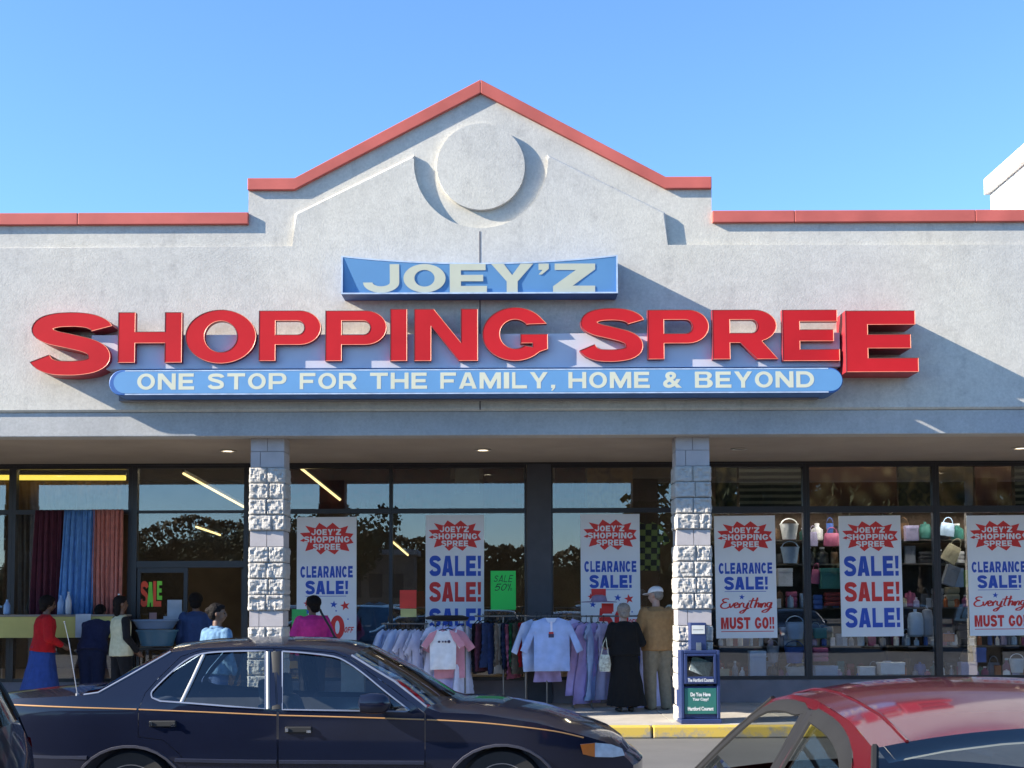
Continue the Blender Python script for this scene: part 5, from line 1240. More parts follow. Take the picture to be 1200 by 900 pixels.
def good(kind, col, px, base_py, wpx, hpx, Y, label, tilt=0.0, z=None, group='housewares in the right windows'):
    w_, h = wpx*Y/FPX, hpx*Y/FPX; key = (kind, col)
    if key not in PROTO: PROTO[key] = o = MAKE[kind](1.0*0.3, 0.3, col)
    else: o = copy_tree(PROTO[key])
    p = P(px, base_py, Y); o.location = (p.x, Y, z if z is not None else p.z); o.scale = (w_/0.3, w_/0.3, h/0.3); o.rotation_euler = (0, tilt, 0)
    return tag(o, label, None, group)
NAMED = [('basket','white',925,632,22,18,'white basket hanging at the top beside the red-script poster',0),('basket','pale blue',926,660,22,19,'pale blue basket hanging in the middle beside the red-script poster',0),('box','white',919.5,687,17,21,'square white box beside the red-script poster',0),
 ('basket','pale blue',932,749,23,20,'pale blue basket above the wide white basket left of the window bar',0),('basket','grey',906,776,15,19,'grey basket above the bottom row left of the window bar',0),('basket','blue',931,777,24,19,'blue patterned basket just above the wide white basket',0),
 ('box','cream',847,796,14,12,'small cream box beside the newspaper vending box',0),('bottle','grey',861.5,796,7,21,'grey bottle between cream box and pale blue box',0),('bottle','white',870,796,6,14,'short white bottle left of the pale blue gift box',0),('box','pale blue',887.5,796,19,33,'tall pale blue gift box in the bottom row under the red-script poster',0),
 ('canister','dark',906,796,13,17,'dark canister between pale blue box and white basket',0),('basket','white',935,796,29,15,'wide white basket in the bottom row by the window bar',0),
 ('bag','pink',955,684,11,24,'pink bag hanging right of the window bar',0.1),('bag','lilac',953,640,11,24,'lilac bag hanging at the top right of the window bar',0),('bag','pink',975,640,20,22,'wide pink bag at the top left of the triple sale poster',0),('box','teal',972,690,22,24,'teal box left of the right triple sale poster',0),
 ('towels','red',976,710,20,16,'red folded towels left of the right triple sale poster',0),('towels','blue',958.5,714,10,17,'blue folded towels right of the window bar',0),('towels','pink',961,775,18,16,'deep pink folded towels low right of the window bar',0),('box','teal',961,748,14,12,'small teal box low right of the window bar',0),('box','pale blue',967,796,26,16,'pale blue box in the bottom row right of the window bar',0),
 ('box','lilac',1068,634,15,18,'lilac box at the top right of the triple sale poster',0),('bag','pale blue',1109,628,18,22,'pale blue bag high by the last window bar',0.15),('bag','cream',1110,658,19,30,'tilted cream bag by the last window bar',0.5),('box','grey',1110,686,15,24,'tilted grey-blue box by the last window bar',0.35),('box','pale blue',1123.5,688,10,22,'bright pale blue box left of the cut-off poster',0),('box','green',1132,688,8,20,'green box left of the cut-off poster',0),
 ('canister','pale blue',1073,746,18,32,'large pale blue canister right of the triple sale poster',0),('canister','grey',1087,746,13,36,'tall grey canister left of the last window bar',0),('box','orange',1111.5,752,12,9,'orange box low right of the last window bar',0),('box','lilac',1134,792,19,16,'lilac box in the bottom row left of the mirrored pale column',0),('box','blue',1148,776,13,17,'blue box left of the mirrored pale column',0),('bag','brown',1133,775,17,14,'brown bag above the lilac box',0),
 ('box','white',1044,790,28,14,'wide white box under the right triple sale poster',0),('box','white',1015,792,18,11,'small white box under the right triple sale poster',0),('basket','white',1192,788,18,16,'white basket right of the mirrored pale column',0)]
for k, (kind, col, px, py, wp, hp, lab, tl__) in enumerate(NAMED): good(kind, col, px, py, wp, hp, 19.58 + 0.03*(k % 3), lab, tl__)
rg = random.Random(21); kinds_ = list(MAKE); cols_ = ['grey', 'dark', 'brown', 'blue', 'lilac', 'pale blue', 'red', 'teal', 'cream', 'pink', 'white', 'dark', 'brown']
PLACE = {797: 'on the bottom window shelf', 757: 'on the low window shelf', 712: 'on the middle window shelf', 660: 'on the upper window shelf', 632: 'on the top window shelf'}
for py, z in shelfz.items():
    px = 840
    while px < 1255:
        wp = rg.uniform(8, 17); kind = rg.choice(kinds_); col = rg.choice(cols_)
        good(kind, col, px + wp/2, py, wp, rg.uniform(13, 25 if py in (797, 757, 712) else 22), 19.80 + rg.uniform(-0.05, 0.10), f'{col} {kind} {PLACE[py]}, set behind the front goods', z=z, group='smaller goods on the window shelves')
        px += wp + rg.uniform(1, 5)

# a denser front row of small pieces
rf_ = random.Random(77)
for py in (797, 757, 712):
    z = shelfz[py]; px = 842 + rf_.uniform(0, 6)
    while px < 1250:
        kind = rf_.choice(['bottle', 'canister', 'bottle', 'box', 'canister']); col = rf_.choice(['white', 'pale blue', 'blue', 'cream', 'white', 'lilac', 'grey', 'pink', 'orange'])
        wp = rf_.uniform(4.5, 8.5)
        good(kind, col, px, py, wp, rf_.uniform(8, 15), 19.66 if py == 797 else 19.735, f'small {col} {kind} {PLACE[py]}, in its front row', z=z, group='small pieces along the shelf fronts')
        px += wp + rf_.uniform(2, 9)
# ---------------------------------------------------------------- newspaper vending box at the kerb
YN = 15.98
NBX = thing('newspaper_box', 'blue newspaper vending box with green panel at the kerb before the right block column', 'vending box', (PX(819, YN), YN, ZS + 0.002), R(2))
BOXB = mat('vending_box_blue', (0.022, 0.038, 0.12), 0.45, 0.12, 6); BOXD = mat('vending_box_dark', (0.02, 0.03, 0.09), 0.5)
k_ = YN/FPX
hw_, dp = 23*k_, 0.36
Zp = lambda py: (847 - py)*k_
w = MB(); z1 = Zp(762)
w.box(-hw_, -hw_ + 0.04, 0, dp, 0.06, z1); w.box(hw_ - 0.04, hw_, 0, dp, 0.06, z1); w.box(-hw_ + 0.041, hw_ - 0.041, dp - 0.02, dp, 0.06, z1); w.box(-hw_ + 0.041, hw_ - 0.041, 0.0, dp - 0.021, z1 - 0.04, z1); w.box(-hw_ + 0.041, hw_ - 0.041, 0.03, dp - 0.021, 0.06, Zp(804))
obj('cabinet', w, BOXB, NBX, bevel=0.008)
w = MB(); w.box(-hw_ - 0.01, hw_ + 0.01, -0.03, dp + 0.01, 0, 0.058); obj('base', w, BOXB, NBX, bevel=0.01)
w = MB(); zt0, zt1 = Zp(801), Zp(766); a = hw_ - 0.045
w.box(-a, -a + 0.035, -0.012, 0.02, zt0, zt1); w.box(a - 0.035, a, -0.012, 0.02, zt0, zt1); w.box(-a + 0.036, a - 0.036, -0.012, 0.02, zt1 - 0.03, zt1); w.box(-a + 0.036, a - 0.036, -0.012, 0.02, zt0, zt0 + 0.09)
d = obj('door', w, BOXB, NBX, bevel=0.006)
w = MB(); w.box(-a + 0.036, a - 0.036, -0.004, 0.002, zt0 + 0.091, zt1 - 0.031); obj('pane', w, CARGLASS, d)
w = text_fit('The Hartford Courant', -a + 0.04, a - 0.04, zt0 + 0.025, zt0 + 0.07, -0.0125, 0.002, bold=0.02); obj('lettering', w, mat('white_print', (0.75, 0.75, 0.72), 0.6), d)
w = MB(); w.obox((0.01, 0.035, (zt0 + zt1)/2 + 0.03), (a*0.62, 0.02, -0.05), (0, 0.012, 0.004), (0.03, 0.03, 0.09)); obj('newspaper', w, mat('newsprint', (0.62, 0.57, 0.42), 0.9, 0.25, 40), NBX); 
w = MB(); w.box(-a, a, 0.012, 0.029, Zp(836), Zp(806)); g_ = obj('green_panel', w, mat('green_panel', (0.025, 0.15, 0.125), 0.5, 0.08, 4), NBX, bevel=0.004)
w = MB()
text_fit('Do You Have', -a*0.62, a*0.62, Zp(815.5), Zp(811), 0.0118, 0.002, bold=0.03, into=w); text_fit('Your Copy?', -a*0.5, a*0.5, Zp(821.5), Zp(817), 0.0118, 0.002, bold=0.03, into=w); text_fit('Hartford Courant', -a*0.8, a*0.8, Zp(832), Zp(827.5), 0.0118, 0.002, bold=0.03, into=w)
obj('lettering', w, mat('white_print', (0.75, 0.75, 0.72), 0.6), g_)
w = MB(); w.box(-0.115, 0.085, 0.03, 0.24, z1 + 0.001, Zp(730)); h = obj('coin_unit', w, BOXB, NBX, bevel=0.008)
w = MB(); w.box(-0.095, 0.065, 0.022, 0.0295, Zp(743), Zp(733)); obj('price_card', w, mat('white_card', (0.62, 0.62, 0.58), 0.6), h)
w = MB()
text_fit('SUNDAY', -0.08, 0.05, Zp(737), Zp(734.6), 0.0215, 0.001, into=w) if False else w.box(-0.085, 0.045, 0.0205, 0.0218, Zp(738.4), Zp(737.9)); obj('card_rule', w, INK, h)
w = MB(); w.box(-0.045, 0.015, 0.005, 0.0295, Zp(765), Zp(753)); w.box(-0.028, -0.002, -0.004, 0.0045, Zp(757), Zp(755)); obj('coin_plate', w, mat('steel', (0.5, 0.5, 0.5), 0.3, metal=1.0), h, bevel=0.003)
# ---------------------------------------------------------------- people
def remeshed(mb, voxel, smooth_it=6, folds=0.0, fold_fn=None):
    """fuse overlapping tapered volumes into one continuous skin"""
    bmesh.ops.recalc_face_normals(mb.bm, faces=mb.bm.faces)
    me = bpy.data.meshes.new('tmp'); mb.bm.to_mesh(me); mb.bm.free()
    o = bpy.data.objects.new('tmp', me); COL.objects.link(o)
    m = o.modifiers.new('r', 'REMESH'); m.mode = 'VOXEL'; m.voxel_size = voxel
    if smooth_it:
        s = o.modifiers.new('s', 'SMOOTH'); s.iterations = smooth_it; s.factor = 0.5
    dg = bpy.context.evaluated_depsgraph_get(); dg.update()
    out = bpy.data.meshes.new_from_object(o.evaluated_get(dg))
    bpy.data.objects.remove(o); bpy.data.meshes.remove(me)
    if fold_fn:
        nn = [v.normal.copy() for v in out.vertices]
        for v, n in zip(out.vertices, nn): v.co += n*fold_fn(v.co)
    out.materials.clear()
    return out
def limb(mb, pts, rad, n=12):
    pts = [Vector(p) for p in pts]; mb.tube(pts, rad, n)
    for p, r in zip(pts, rad):
        bmesh.ops.create_icosphere(mb.bm, subdivisions=2, radius=r*0.995, matrix=Matrix.Translation(p))
def spine_loft(mb, pts, rx, ry, n=18):
    """rings across a bending trunk: rx sideways, ry front to back"""
    pts = [Vector(p) for p in pts]; X = Vector((1, 0, 0)); rings = []
    for i, p in enumerate(pts):
        d = (pts[min(i+1, len(pts)-1)] - pts[max(i-1, 0)]).normalized(); f = d.cross(X).normalized()
        rings.append([mb.bm.verts.new(p + X*rx[i]*math.cos(2*math.pi*k/n) + f*ry[i]*math.sin(2*math.pi*k/n)) for k in range(n)])
    mb.skin(rings, 0, True)
SKIN1 = mat('brown_skin', (0.13, 0.065, 0.04), 0.5, 0.08, 12); SKIN2 = mat('fair_skin', (0.42, 0.25, 0.19), 0.5, 0.08, 12)
HAIRB = mat('black_hair', (0.008, 0.006, 0.006), 0.7, 0.3, 40, 0.5, 90, spec=0.15); HAIRG = mat('grey_hair', (0.21, 0.185, 0.165), 0.8, 0.25, 40, 0.4, 80)
EYEM = mat('eye_dark', (0.01, 0.008, 0.008), 0.2); EYEW = mat('eye_white', (0.6, 0.58, 0.55), 0.3)
class Person:
    """pose in metres, local frame: x to the person's right, y the way they face, z up"""
    def __init__(s, label, px, Y, z0, H, face, skin, lean=0.0, side=0.0, headturn=0.0, nod=0.0, arms=None, legs=None, X=None):
        s.H = H; s.skin = skin
        x = X if X is not None else PX(px, Y, 760)
        s.t = thing('person', label, 'person', (x, Y, z0), face)
        h = H
        s.pel = Vector((0, 0, .53*h)); up = Vector((side, math.sin(lean), math.cos(lean))).normalized()
        s.chest = s.pel + up*0.20*h; s.neck = s.pel + up*0.295*h
        hd = Vector((side*0.3, math.sin(lean*0.75 + nod), math.cos(lean*0.75 + nod)))
        s.head = s.neck + hd*0.098*h; s.hup = hd.normalized(); s.up = up; s.turn = headturn
        s.sh = {k: s.pel + up*0.253*h + Vector((k*.104*h, 0, 0)) for k in (-1, 1)}
        dfl = {-1: ((-.145, -.01, .63), (-.14, .05, .485)), 1: ((.145, -.01, .63), (.14, .05, .485))}
        if arms: dfl.update(arms)
        s.el = {k: Vector(dfl[k][0])*h for k in dfl}; s.wr = {k: Vector(dfl[k][1])*h for k in dfl}
        lg = {-1: ((-.055, .012, .285), (-.055, -.015, .045)), 1: ((.055, .012, .285), (.055, -.015, .045))}
        if legs: lg.update(legs)
        s.kn = {k: Vector(lg[k][0])*h for k in lg}; s.an = {k: Vector(lg[k][1])*h for k in lg}
    def body(s):
        h = s.H; m = MB()
        spine_loft(m, [s.pel - Vector((0,0,.05*h)), s.pel, (s.pel + s.chest)/2, s.chest, s.pel + s.up*.265*h, s.neck], [.075*h, .092*h, .075*h, .088*h, .085*h, .03*h], [.055*h, .062*h, .052*h, .062*h, .05*h, .03*h])
        limb(m, [s.neck - s.up*.03*h, s.neck + s.hup*.045*h], [.033*h, .030*h])
        f = Matrix.Rotation(s.turn, 3, s.hup) @ Vector((0, 1, 0)); f = (f - s.hup*f.dot(s.hup)).normalized(); r = f.cross(s.hup); c = s.head
        s.f, s.r = f, r
        M = Matrix(((r.x, f.x, s.hup.x), (r.y, f.y, s.hup.y), (r.z, f.z, s.hup.z)))
        def ell(p, rad):
            b = bmesh.ops.create_icosphere(m.bm, subdivisions=3, radius=1.0)
            for v in b['verts']: v.co = c + M @ (Vector(p)*h + Vector((v.co.x*rad[0], v.co.y*rad[1], v.co.z*rad[2]))*h)
        ell((0, -.004, .012), (.046, .056, .056)); ell((0, .014, -.022), (.037, .040, .044)); ell((0, .030, -.045), (.020, .018, .014))
        ell((0, .056, -.008), (.007, .012, .016)); ell((0, .060, -.016), (.010, .008, .006)); ell((0, .050, -.032), (.014, .008, .0045)); ell((0, .047, .012), (.032, .008, .006))
        for k in (-1, 1): ell((k*.046, -.004, -.006), (.006, .014, .019))
        for k in (-1, 1):
            limb(m, [s.sh[k], s.el[k], s.wr[k]], [.030*h, .024*h, .0165*h])
            d = (s.wr[k] - s.el[k]).normalized(); sd = Vector((k, 0, 0)); pal = (d.cross(sd)).normalized(); wd = pal.cross(d).normalized()
            limb(m, [s.wr[k], s.wr[k] + d*.022*h, s.wr[k] + d*.05*h], [.016*h, .021*h, .020*h])
            for q, (o, ln) in enumerate(((-.017, .034), (-.006, .041), (.006, .038), (.016, .030))):
                b = s.wr[k] + d*.05*h + wd*o*h; limb(m, [b, b + d*ln*.55*h, b + d*ln*.9*h + pal*(-.012*h)], [.0068*h, .0062*h, .0054*h], 8)
            b = s.wr[k] + d*.018*h - wd*k*.018*h; limb(m, [b, b + (d*.6 - wd*k*.7).normalized()*.024*h, b + (d*.9 - wd*k*.45).normalized()*.042*h], [.0085*h, .0075*h, .006*h], 8)
            limb(m, [Vector((k*.052*h, 0, .51*h)), s.kn[k], s.an[k]], [.052*h, .034*h, .021*h])
            limb(m, [s.an[k], s.an[k] + Vector((0, .03*h, -.02*h)), s.an[k] + Vector((0, .085*h, -.03*h))], [.022*h, .022*h, .015*h])
        o = obj_me('body', remeshed(m, 0.0085, 3), s.skin, s.t, smooth=180)
        e = MB()
        for k in (-1, 1):
            b = bmesh.ops.create_icosphere(e.bm, subdivisions=2, radius=.0062*h)
            for v in b['verts']: v.co = c + M @ (Vector((k*.0185, .0478, .002))*h) + M @ v.co
        obj('eyes', e, EYEM, o, smooth=180)
        s.M = M; return s
    def cloth(s, name, m, fn, voxel=0.011, fold=0.006, fscale=16, sm=5, vert=True, parent=None):
        mb = MB(); fn(mb)
        def ff(co):
            q = Vector((co.x*fscale, co.y*fscale, co.z*(3.0 if vert else fscale*0.6)))
            return fold*(noise.noise(q) + 0.5*noise.noise(q*2.1))
        return obj_me(name, remeshed(mb, voxel, sm, fold_fn=ff), m, parent or s.t, smooth=180)
    def top(s, name, m, hem=.0, sleeve=1.0, fat=1.0, flare=0.0, fold=0.006, arms=True):
        h = s.H
        def fn(mb):
            lo = s.pel + s.up*hem*h
            spine_loft(mb, [lo, s.pel + s.up*max(hem + .03, .04)*h, (s.pel + s.chest)/2 + s.up*.01*h, s.chest, s.pel + s.up*.262*h, s.pel + s.up*.285*h, s.neck + s.up*.006*h],
                [(.102 + flare)*h*fat, (.104 + flare*.8)*h*fat, .098*h*fat, .104*h*fat, .098*h*fat, .060*h*fat, .036*h], [(.074 + flare)*h*fat, .078*h*fat, .070*h*fat, .076*h*fat, .064*h*fat, .05*h, .038*h], 24)
            if arms:
                for k in (-1, 1):
                    e = s.el[k].lerp(s.wr[k], max(0.0, sleeve*0.93)) if sleeve > 0 else None
                    if sleeve >= 0.6: limb(mb, [s.sh[k], s.el[k], e], [.040*h*fat**0.6, .036*h*fat, .028*h])
                    else: limb(mb, [s.sh[k], s.sh[k].lerp(s.el[k], 0.75)], [.042*h*fat**0.6, .040*h*fat])
        return s.cloth(name, m, fn, fold=fold)
    def skirt(s, name, m, top=.56, hem=.07, r0=.10, r1=.17, ry=.8, off=(0, 0)):
        h = s.H
        def fn(mb):
            pr = []
            for k in range(9):
                u = k/8; z = (top + (hem - top)*u)*h; r = (r0 + (r1 - r0)*u**1.2)*h; pr.append((off[0]*u*h, off[1]*u*h, z, r, r*ry))
            mb.loft(pr[::-1], 28)
        return s.cloth(name, m, fn, fold=0.012, fscale=11)
    def trousers(s, name, m, w=1.0):
        h = s.H
        def fn(mb):
            spine_loft(mb, [Vector((0,0,.47*h)), s.pel, s.pel + s.up*.05*h], [.088*h, .100*h, .092*h], [.066*h, .072*h, .066*h])
            for k in (-1, 1): limb(mb, [Vector((k*.052*h, 0, .50*h)), s.kn[k], s.an[k] + Vector((0, 0, -.005*h))], [.062*h*w, .047*h*w, .040*h*w])
        return s.cloth(name, m, fn, fold=0.007, fscale=14)
    def shoes(s, m):
        mb = MB(); h = s.H
        for k in (-1, 1):
            a = s.an[k]; limb(mb, [Vector((a.x, a.y - .012*h, .026*h)), Vector((a.x, a.y + .04*h, .024*h)), Vector((a.x + k*.006*h, a.y + .10*h, .018*h))], [.026*h, .026*h, .018*h])
        for v in mb.bm.verts: v.co.z = max(v.co.z, 0.003)
        obj_me('shoes', remeshed(mb, 0.009, 2), m, s.t, smooth=180)
    def hair(s, m, kind='short'):
        h = s.H; mb = MB(); c, M = s.head, s.M
        def ell(p, rad):
            b = bmesh.ops.create_icosphere(mb.bm, subdivisions=3, radius=1.0)
            for v in b['verts']: v.co = c + M @ (Vector(p)*h + Vector((v.co.x*rad[0], v.co.y*rad[1], v.co.z*rad[2]))*h)
        ell((0, -.012, .024), (.051, .056, .053)); ell((0, -.030, -.002), (.048, .036, .045)); ell((0, .012, .044), (.042, .040, .026))
        if kind == 'long': ell((0, -.034, -.045), (.046, .028, .055)); ell((0, -.035, -.075), (.038, .022, .035))
        if kind == 'bun': ell((0, -.058, .018), (.030, .028, .028))
        if kind == 'full': ell((0, -.020, .016), (.063, .065, .061)); ell((0, -.036, -.035), (.050, .034, .04))
        def ff(co): return .004*noise.noise(co*70)
        obj_me('hair', remeshed(mb, 0.008, 2, fold_fn=ff), m, s.t, smooth=180)
C_ = lambda n, c, v=0.12: mat(n, c, 0.9, v, 18, 0.15, 160, spec=0.2, sheen=0.03)
DARKSH = mat('dark_shoe', (0.015, 0.013, 0.012), 0.5)
rad = math.radians
# woman in the red blouse
p = Person('woman in a red blouse and long blue skirt browsing left of the hanging curtains', 50, 18.2, ZS, 1.64, R(-62), SKIN1, lean=0.08, nod=0.12, headturn=0.0, arms={1: ((.15, .03, .63), (.10, .15, .56)), -1: ((-.15, .02, .63), (-.10, .16, .57))}).body()
p.skirt('skirt', C_('royal_blue_skirt', (0.030, 0.065, 0.24)), .56, .06, .11, .225, .85, off=(-.02, -.02)); p.top('blouse', C_('red_blouse', (0.42, 0.012, 0.016)), -.02, 0.9, 1.24, 0.014); p.hair(HAIRB, 'full'); p.shoes(DARKSH)
# dark figure bending over the table
p = Person('person in dark navy clothes seen from behind, stooping to the display table', 108, 18.55, ZS, 1.60, R(0), SKIN1, lean=0.50, nod=0.35, arms={1: ((.15, .17, .64), (.12, .30, .58)), -1: ((-.15, .17, .64), (-.12, .30, .58))}).body()
p.trousers('trousers', C_('navy_trousers', (0.014, 0.018, 0.045)), 1.25); p.top('jacket', C_('navy_jacket', (0.018, 0.022, 0.06)), -.03, 1.0, 1.22, 0.01); p.hair(HAIRB, 'short'); p.shoes(DARKSH)
# woman in the cream vest
p = Person('woman in a cream vest over black sleeves and black trousers near the shop door', 142, 18.0, ZS, 1.63, R(-50), SKIN1, lean=-0.02, side=-0.02, arms={1: ((.135, -.01, .64), (.10, .10, .52)), -1: ((-.15, .02, .63), (-.10, .13, .53))}, legs={1: ((.055, .04, .285), (.055, .03, .045)), -1: ((-.055, -.01, .285), (-.055, -.06, .05))}).body()
p.trousers('trousers', C_('black_trousers', (0.010, 0.010, 0.012)), 1.05); p.top('shirt', C_('black_shirt', (0.012, 0.012, 0.014)), .0, 1.0, 0.97); p.top('vest', C_('cream_vest', (0.52, 0.49, 0.33)), -.05, 0, 1.12, 0.012, arms=False); p.hair(HAIRB, 'long'); p.shoes(DARKSH)
# person in the doorway
p = Person('person in a dark blue jacket going through the open shop door', 229, 19.15, ZS, 1.68, R(8), SKIN1, nod=0.1).body()
p.trousers('trousers', C_('dark_trousers', (0.015, 0.015, 0.02))); p.top('jacket', C_('dark_denim_jacket', (0.03, 0.055, 0.14)), -.03, 1.0, 1.22); p.hair(HAIRB, 'full'); p.shoes(DARKSH)
# woman in the pale denim jacket, in the sun
p = Person('woman in an open pale denim jacket walking in the sun before the left block column', 252, 15.0, 0.0, 1.67, R(-38), SKIN1, lean=0.05, headturn=R(-38), nod=0.0, arms={1: ((.155, -.02, .64), (.15, .05, .51)), -1: ((-.155, .02, .64), (-.14, .09, .53))}).body()
p.trousers('trousers', C_('blue_jeans', (0.04, 0.07, 0.16))); p.top('shirt', C_('dark_vest_top', (0.012, 0.012, 0.016)), .0, 0, 0.93, arms=False)
pj = p.top('jacket', C_('pale_denim_jacket', (0.11, 0.20, 0.31), 0.3), -.03, 1.0, 1.20, 0.008, fold=0.010)
ch_ = MB(); b_ = bmesh.ops.create_icosphere(ch_.bm, subdivisions=3, radius=1.0)
for v in b_['verts']: v.co = p.pel + p.up*.205*p.H + Vector((v.co.x*.034, .068 + v.co.y*.024, v.co.z*.085))*p.H
obj('shirt_front', ch_, MATS['dark_vest_top'], pj, smooth=180)
cl = MB()
for k in (-1, 1): limb(cl, [p.neck + Vector((k*.036*p.H, -.02*p.H, .0)), p.neck + Vector((k*.048*p.H, .03*p.H, -.02*p.H)), p.neck + Vector((k*.035*p.H, .058*p.H, -.05*p.H))], [.014*p.H, .016*p.H, .010*p.H])
limb(cl, [p.neck + Vector((-.036*p.H, -.02*p.H, .0)), p.neck + Vector((0, -.042*p.H, .0)), p.neck + Vector((.036*p.H, -.02*p.H, .0))], [.014*p.H]*3)
obj_me('collar', remeshed(cl, 0.008, 2), MATS['pale_denim_jacket'], pj, smooth=180)
p.hair(HAIRB, 'bun'); p.shoes(DARKSH)
# woman in the pink jacket
p = Person('woman in a bright pink jacket with a black shoulder bag, seen from behind', 366, 17.6, ZS, 1.62, R(18), SKIN1, lean=0.04, headturn=R(35), arms={1: ((.16, -.02, .63), (.13, .08, .53)), -1: ((-.17, -.02, .63), (-.16, .06, .52))}).body()
p.trousers('trousers', C_('black_trousers', (0.010, 0.010, 0.012)), 1.2); p.top('jacket', C_('pink_jacket', (0.55, 0.035, 0.22)), -.04, 1.0, 1.30, 0.008); p.hair(HAIRB, 'full'); p.shoes(DARKSH)
bg_ = thing('shoulder_bag', 'black shoulder bag hanging at the back of the pink jacket', 'bag', (PX(387, 17.35, 745), 17.42, ZS + 0.78))
w = MB(); w.loft([(0,0,0,.13,.05), (0,0,.12,.14,.06), (0,0,.24,.11,.045), (0,0,.27,.08,.02)], 18); obj('pouch', w, mat('black_leather', (0.012, 0.012, 0.013), 0.45), bg_, smooth=50)
w = MB(); w.tube([(.06, 0, .25), (-.02, -.03, .42), (-.12, -.02, .58), (-.16, .06, .64)], 0.016, 8); obj('strap', w, mat('black_leather', (0.012, 0.012, 0.013), 0.45), bg_, smooth=60)
# elderly woman in the long black coat
p = Person('elderly pale-haired woman in a long black coat beside the lilac dresses', 732, 17.75, ZS, 1.50, R(8), SKIN2, lean=0.10, nod=0.22, headturn=R(12), arms={1: ((.165, .02, .63), (.11, .14, .60)), -1: ((-.165, .01, .63), (-.15, .11, .60))}).body()
p.skirt('coat_skirt', C_('black_coat', (0.008, 0.008, 0.009)), .60, .055, .115, .185, .75, off=(.015, 0)); p.top('coat', MATS['black_coat'], -.02, 1.0, 1.28, 0.012); p.hair(HAIRG, 'full'); p.shoes(DARKSH)
b2 = thing('handbag', 'small pale flowered bag hanging from the arm of the black-coated woman', 'bag', (PX(709, 17.6, 780), 17.62, ZS + 0.56))
w = MB(); w.loft([(0,0,0,.07,.035), (0,0,.10,.085,.045), (0,0,.20,.07,.035), (0,0,.23,.06,.015)], 16); obj('pouch', w, mat('flowered_bag', (0.40, 0.42, 0.36), 0.8, 0.55, 26), b2, smooth=50)
w = MB(); w.tube([(-.05, 0, .22), (-.02, 0, .38), (.02, .02, .46), (.03, .02, .36), (.05, 0, .22)], 0.007, 6); obj('strap', w, mat('flowered_bag', (0.4, 0.42, 0.36), 0.8), b2, smooth=60)
# man with the white cap
p = Person('man in a white cap, tan jacket and beige trousers left of the block column', 770, 18.05, ZS, 1.74, R(14), SKIN2, lean=0.03, nod=0.18, headturn=R(40), arms={1: ((.15, .0, .63), (.14, .09, .55)), -1: ((-.15, .02, .63), (-.11, .15, .58))}, legs={-1: ((-.06, .01, .285), (-.062, -.015, .045)), 1: ((.062, .01, .285), (.068, -.015, .045))}).body()
p.trousers('trousers', C_('beige_trousers', (0.24, 0.20, 0.14)), 1.15); p.top('jacket', C_('tan_jacket', (0.36, 0.20, 0.085)), -.055, 1.0, 1.22, 0.006); p.hair(HAIRG, 'short'); p.shoes(DARKSH)
cp = MB(); c, M, h = p.head, p.M, p.H
b = bmesh.ops.create_icosphere(cp.bm, subdivisions=3, radius=1.0)
for v in b['verts']:
    q = v.co.copy(); q.z = max(q.z, -0.15); v.co = c + M @ (Vector((0, -.006, .026))*h + Vector((q.x*.056, q.y*.066, q.z*.050))*h)
b = bmesh.ops.create_icosphere(cp.bm, subdivisions=3, radius=1.0)
for v in b['verts']: v.co = c + M @ (Vector((0, .070, .020))*h + Vector((v.co.x*.046, v.co.y*.044, v.co.z*.005))*h)
cap = obj_me('cap', remeshed(cp, 0.007, 2), mat('white_cap', (0.72, 0.72, 0.75), 0.85), p.t, smooth=180)

# ---------------------------------------------------------------- garments on racks
def garment(name, cat, mats_, outline, label, thick=0.024, folds=0.017, freq=26, neck=None, group=None, hanger=True, extra=None):
    """a hanging piece of clothing: origin at the rail, hanging down"""
    xs = [q[0] for q in outline]; cxm = max(abs(v) for v in xs)
    ph = random.random()*6
    def hwf(sgn):
        def f(x, z):
            d = min(1.0, min(abs(x - q[0]) + abs(z - q[1]) for q in densify(outline, 0.03))/0.08)
            return thick*(d**0.5) + sgn*folds*math.sin(x*freq + ph + 2*math.sin(z*5))*min(1, max(0, (-z - 0.15)*2.5))
        return f
    a = sheet(outline, [], hwf(1), 1, 0.05, seg=0.045); b = sheet(outline, [], hwf(-1), -1, 0.05, seg=0.045)
    me = bpy.data.meshes.new('t'); b.bm.to_mesh(me); b.bm.free(); a.bm.from_mesh(me); bpy.data.meshes.remove(me); a.merge(0.012)
    o = obj(name, a, mats_, None, smooth=70); tag(o, label, cat, group)
    if hanger:
        w = MB(); w.tube([(0.0, 0, -0.01), (0.012, 0, 0.025), (0, 0, 0.045), (-0.018, 0, 0.03)], 0.004, 6); w.tube([(-0.17, 0, -0.115), (0, 0, -0.045), (0.17, 0, -0.115)], 0.007, 6); w.tube([(0, 0, -0.05), (0, 0, 0.0)], 0.004, 6)
        obj('hanger', w, BLACK, o, smooth=60)
    if extra: extra(o)
    return o
TEE = [(-0.08,-0.05),(-0.20,-0.10),(-0.33,-0.30),(-0.24,-0.355),(-0.195,-0.27),(-0.19,-0.68),(0.19,-0.68),(0.195,-0.27),(0.24,-0.355),(0.33,-0.30),(0.20,-0.10),(0.08,-0.05),(0.0,-0.085)]
LONG = [(-0.08,-0.05),(-0.22,-0.10),(-0.38,-0.46),(-0.30,-0.50),(-0.215,-0.27),(-0.215,-0.72),(0.215,-0.72),(0.215,-0.27),(0.30,-0.50),(0.38,-0.46),(0.22,-0.10),(0.08,-0.05),(0.0,-0.085)]
TROU = [(-0.17,-0.09),(-0.175,-0.40),(-0.19,-0.78),(0.19,-0.78),(0.175,-0.40),(0.17,-0.09)]
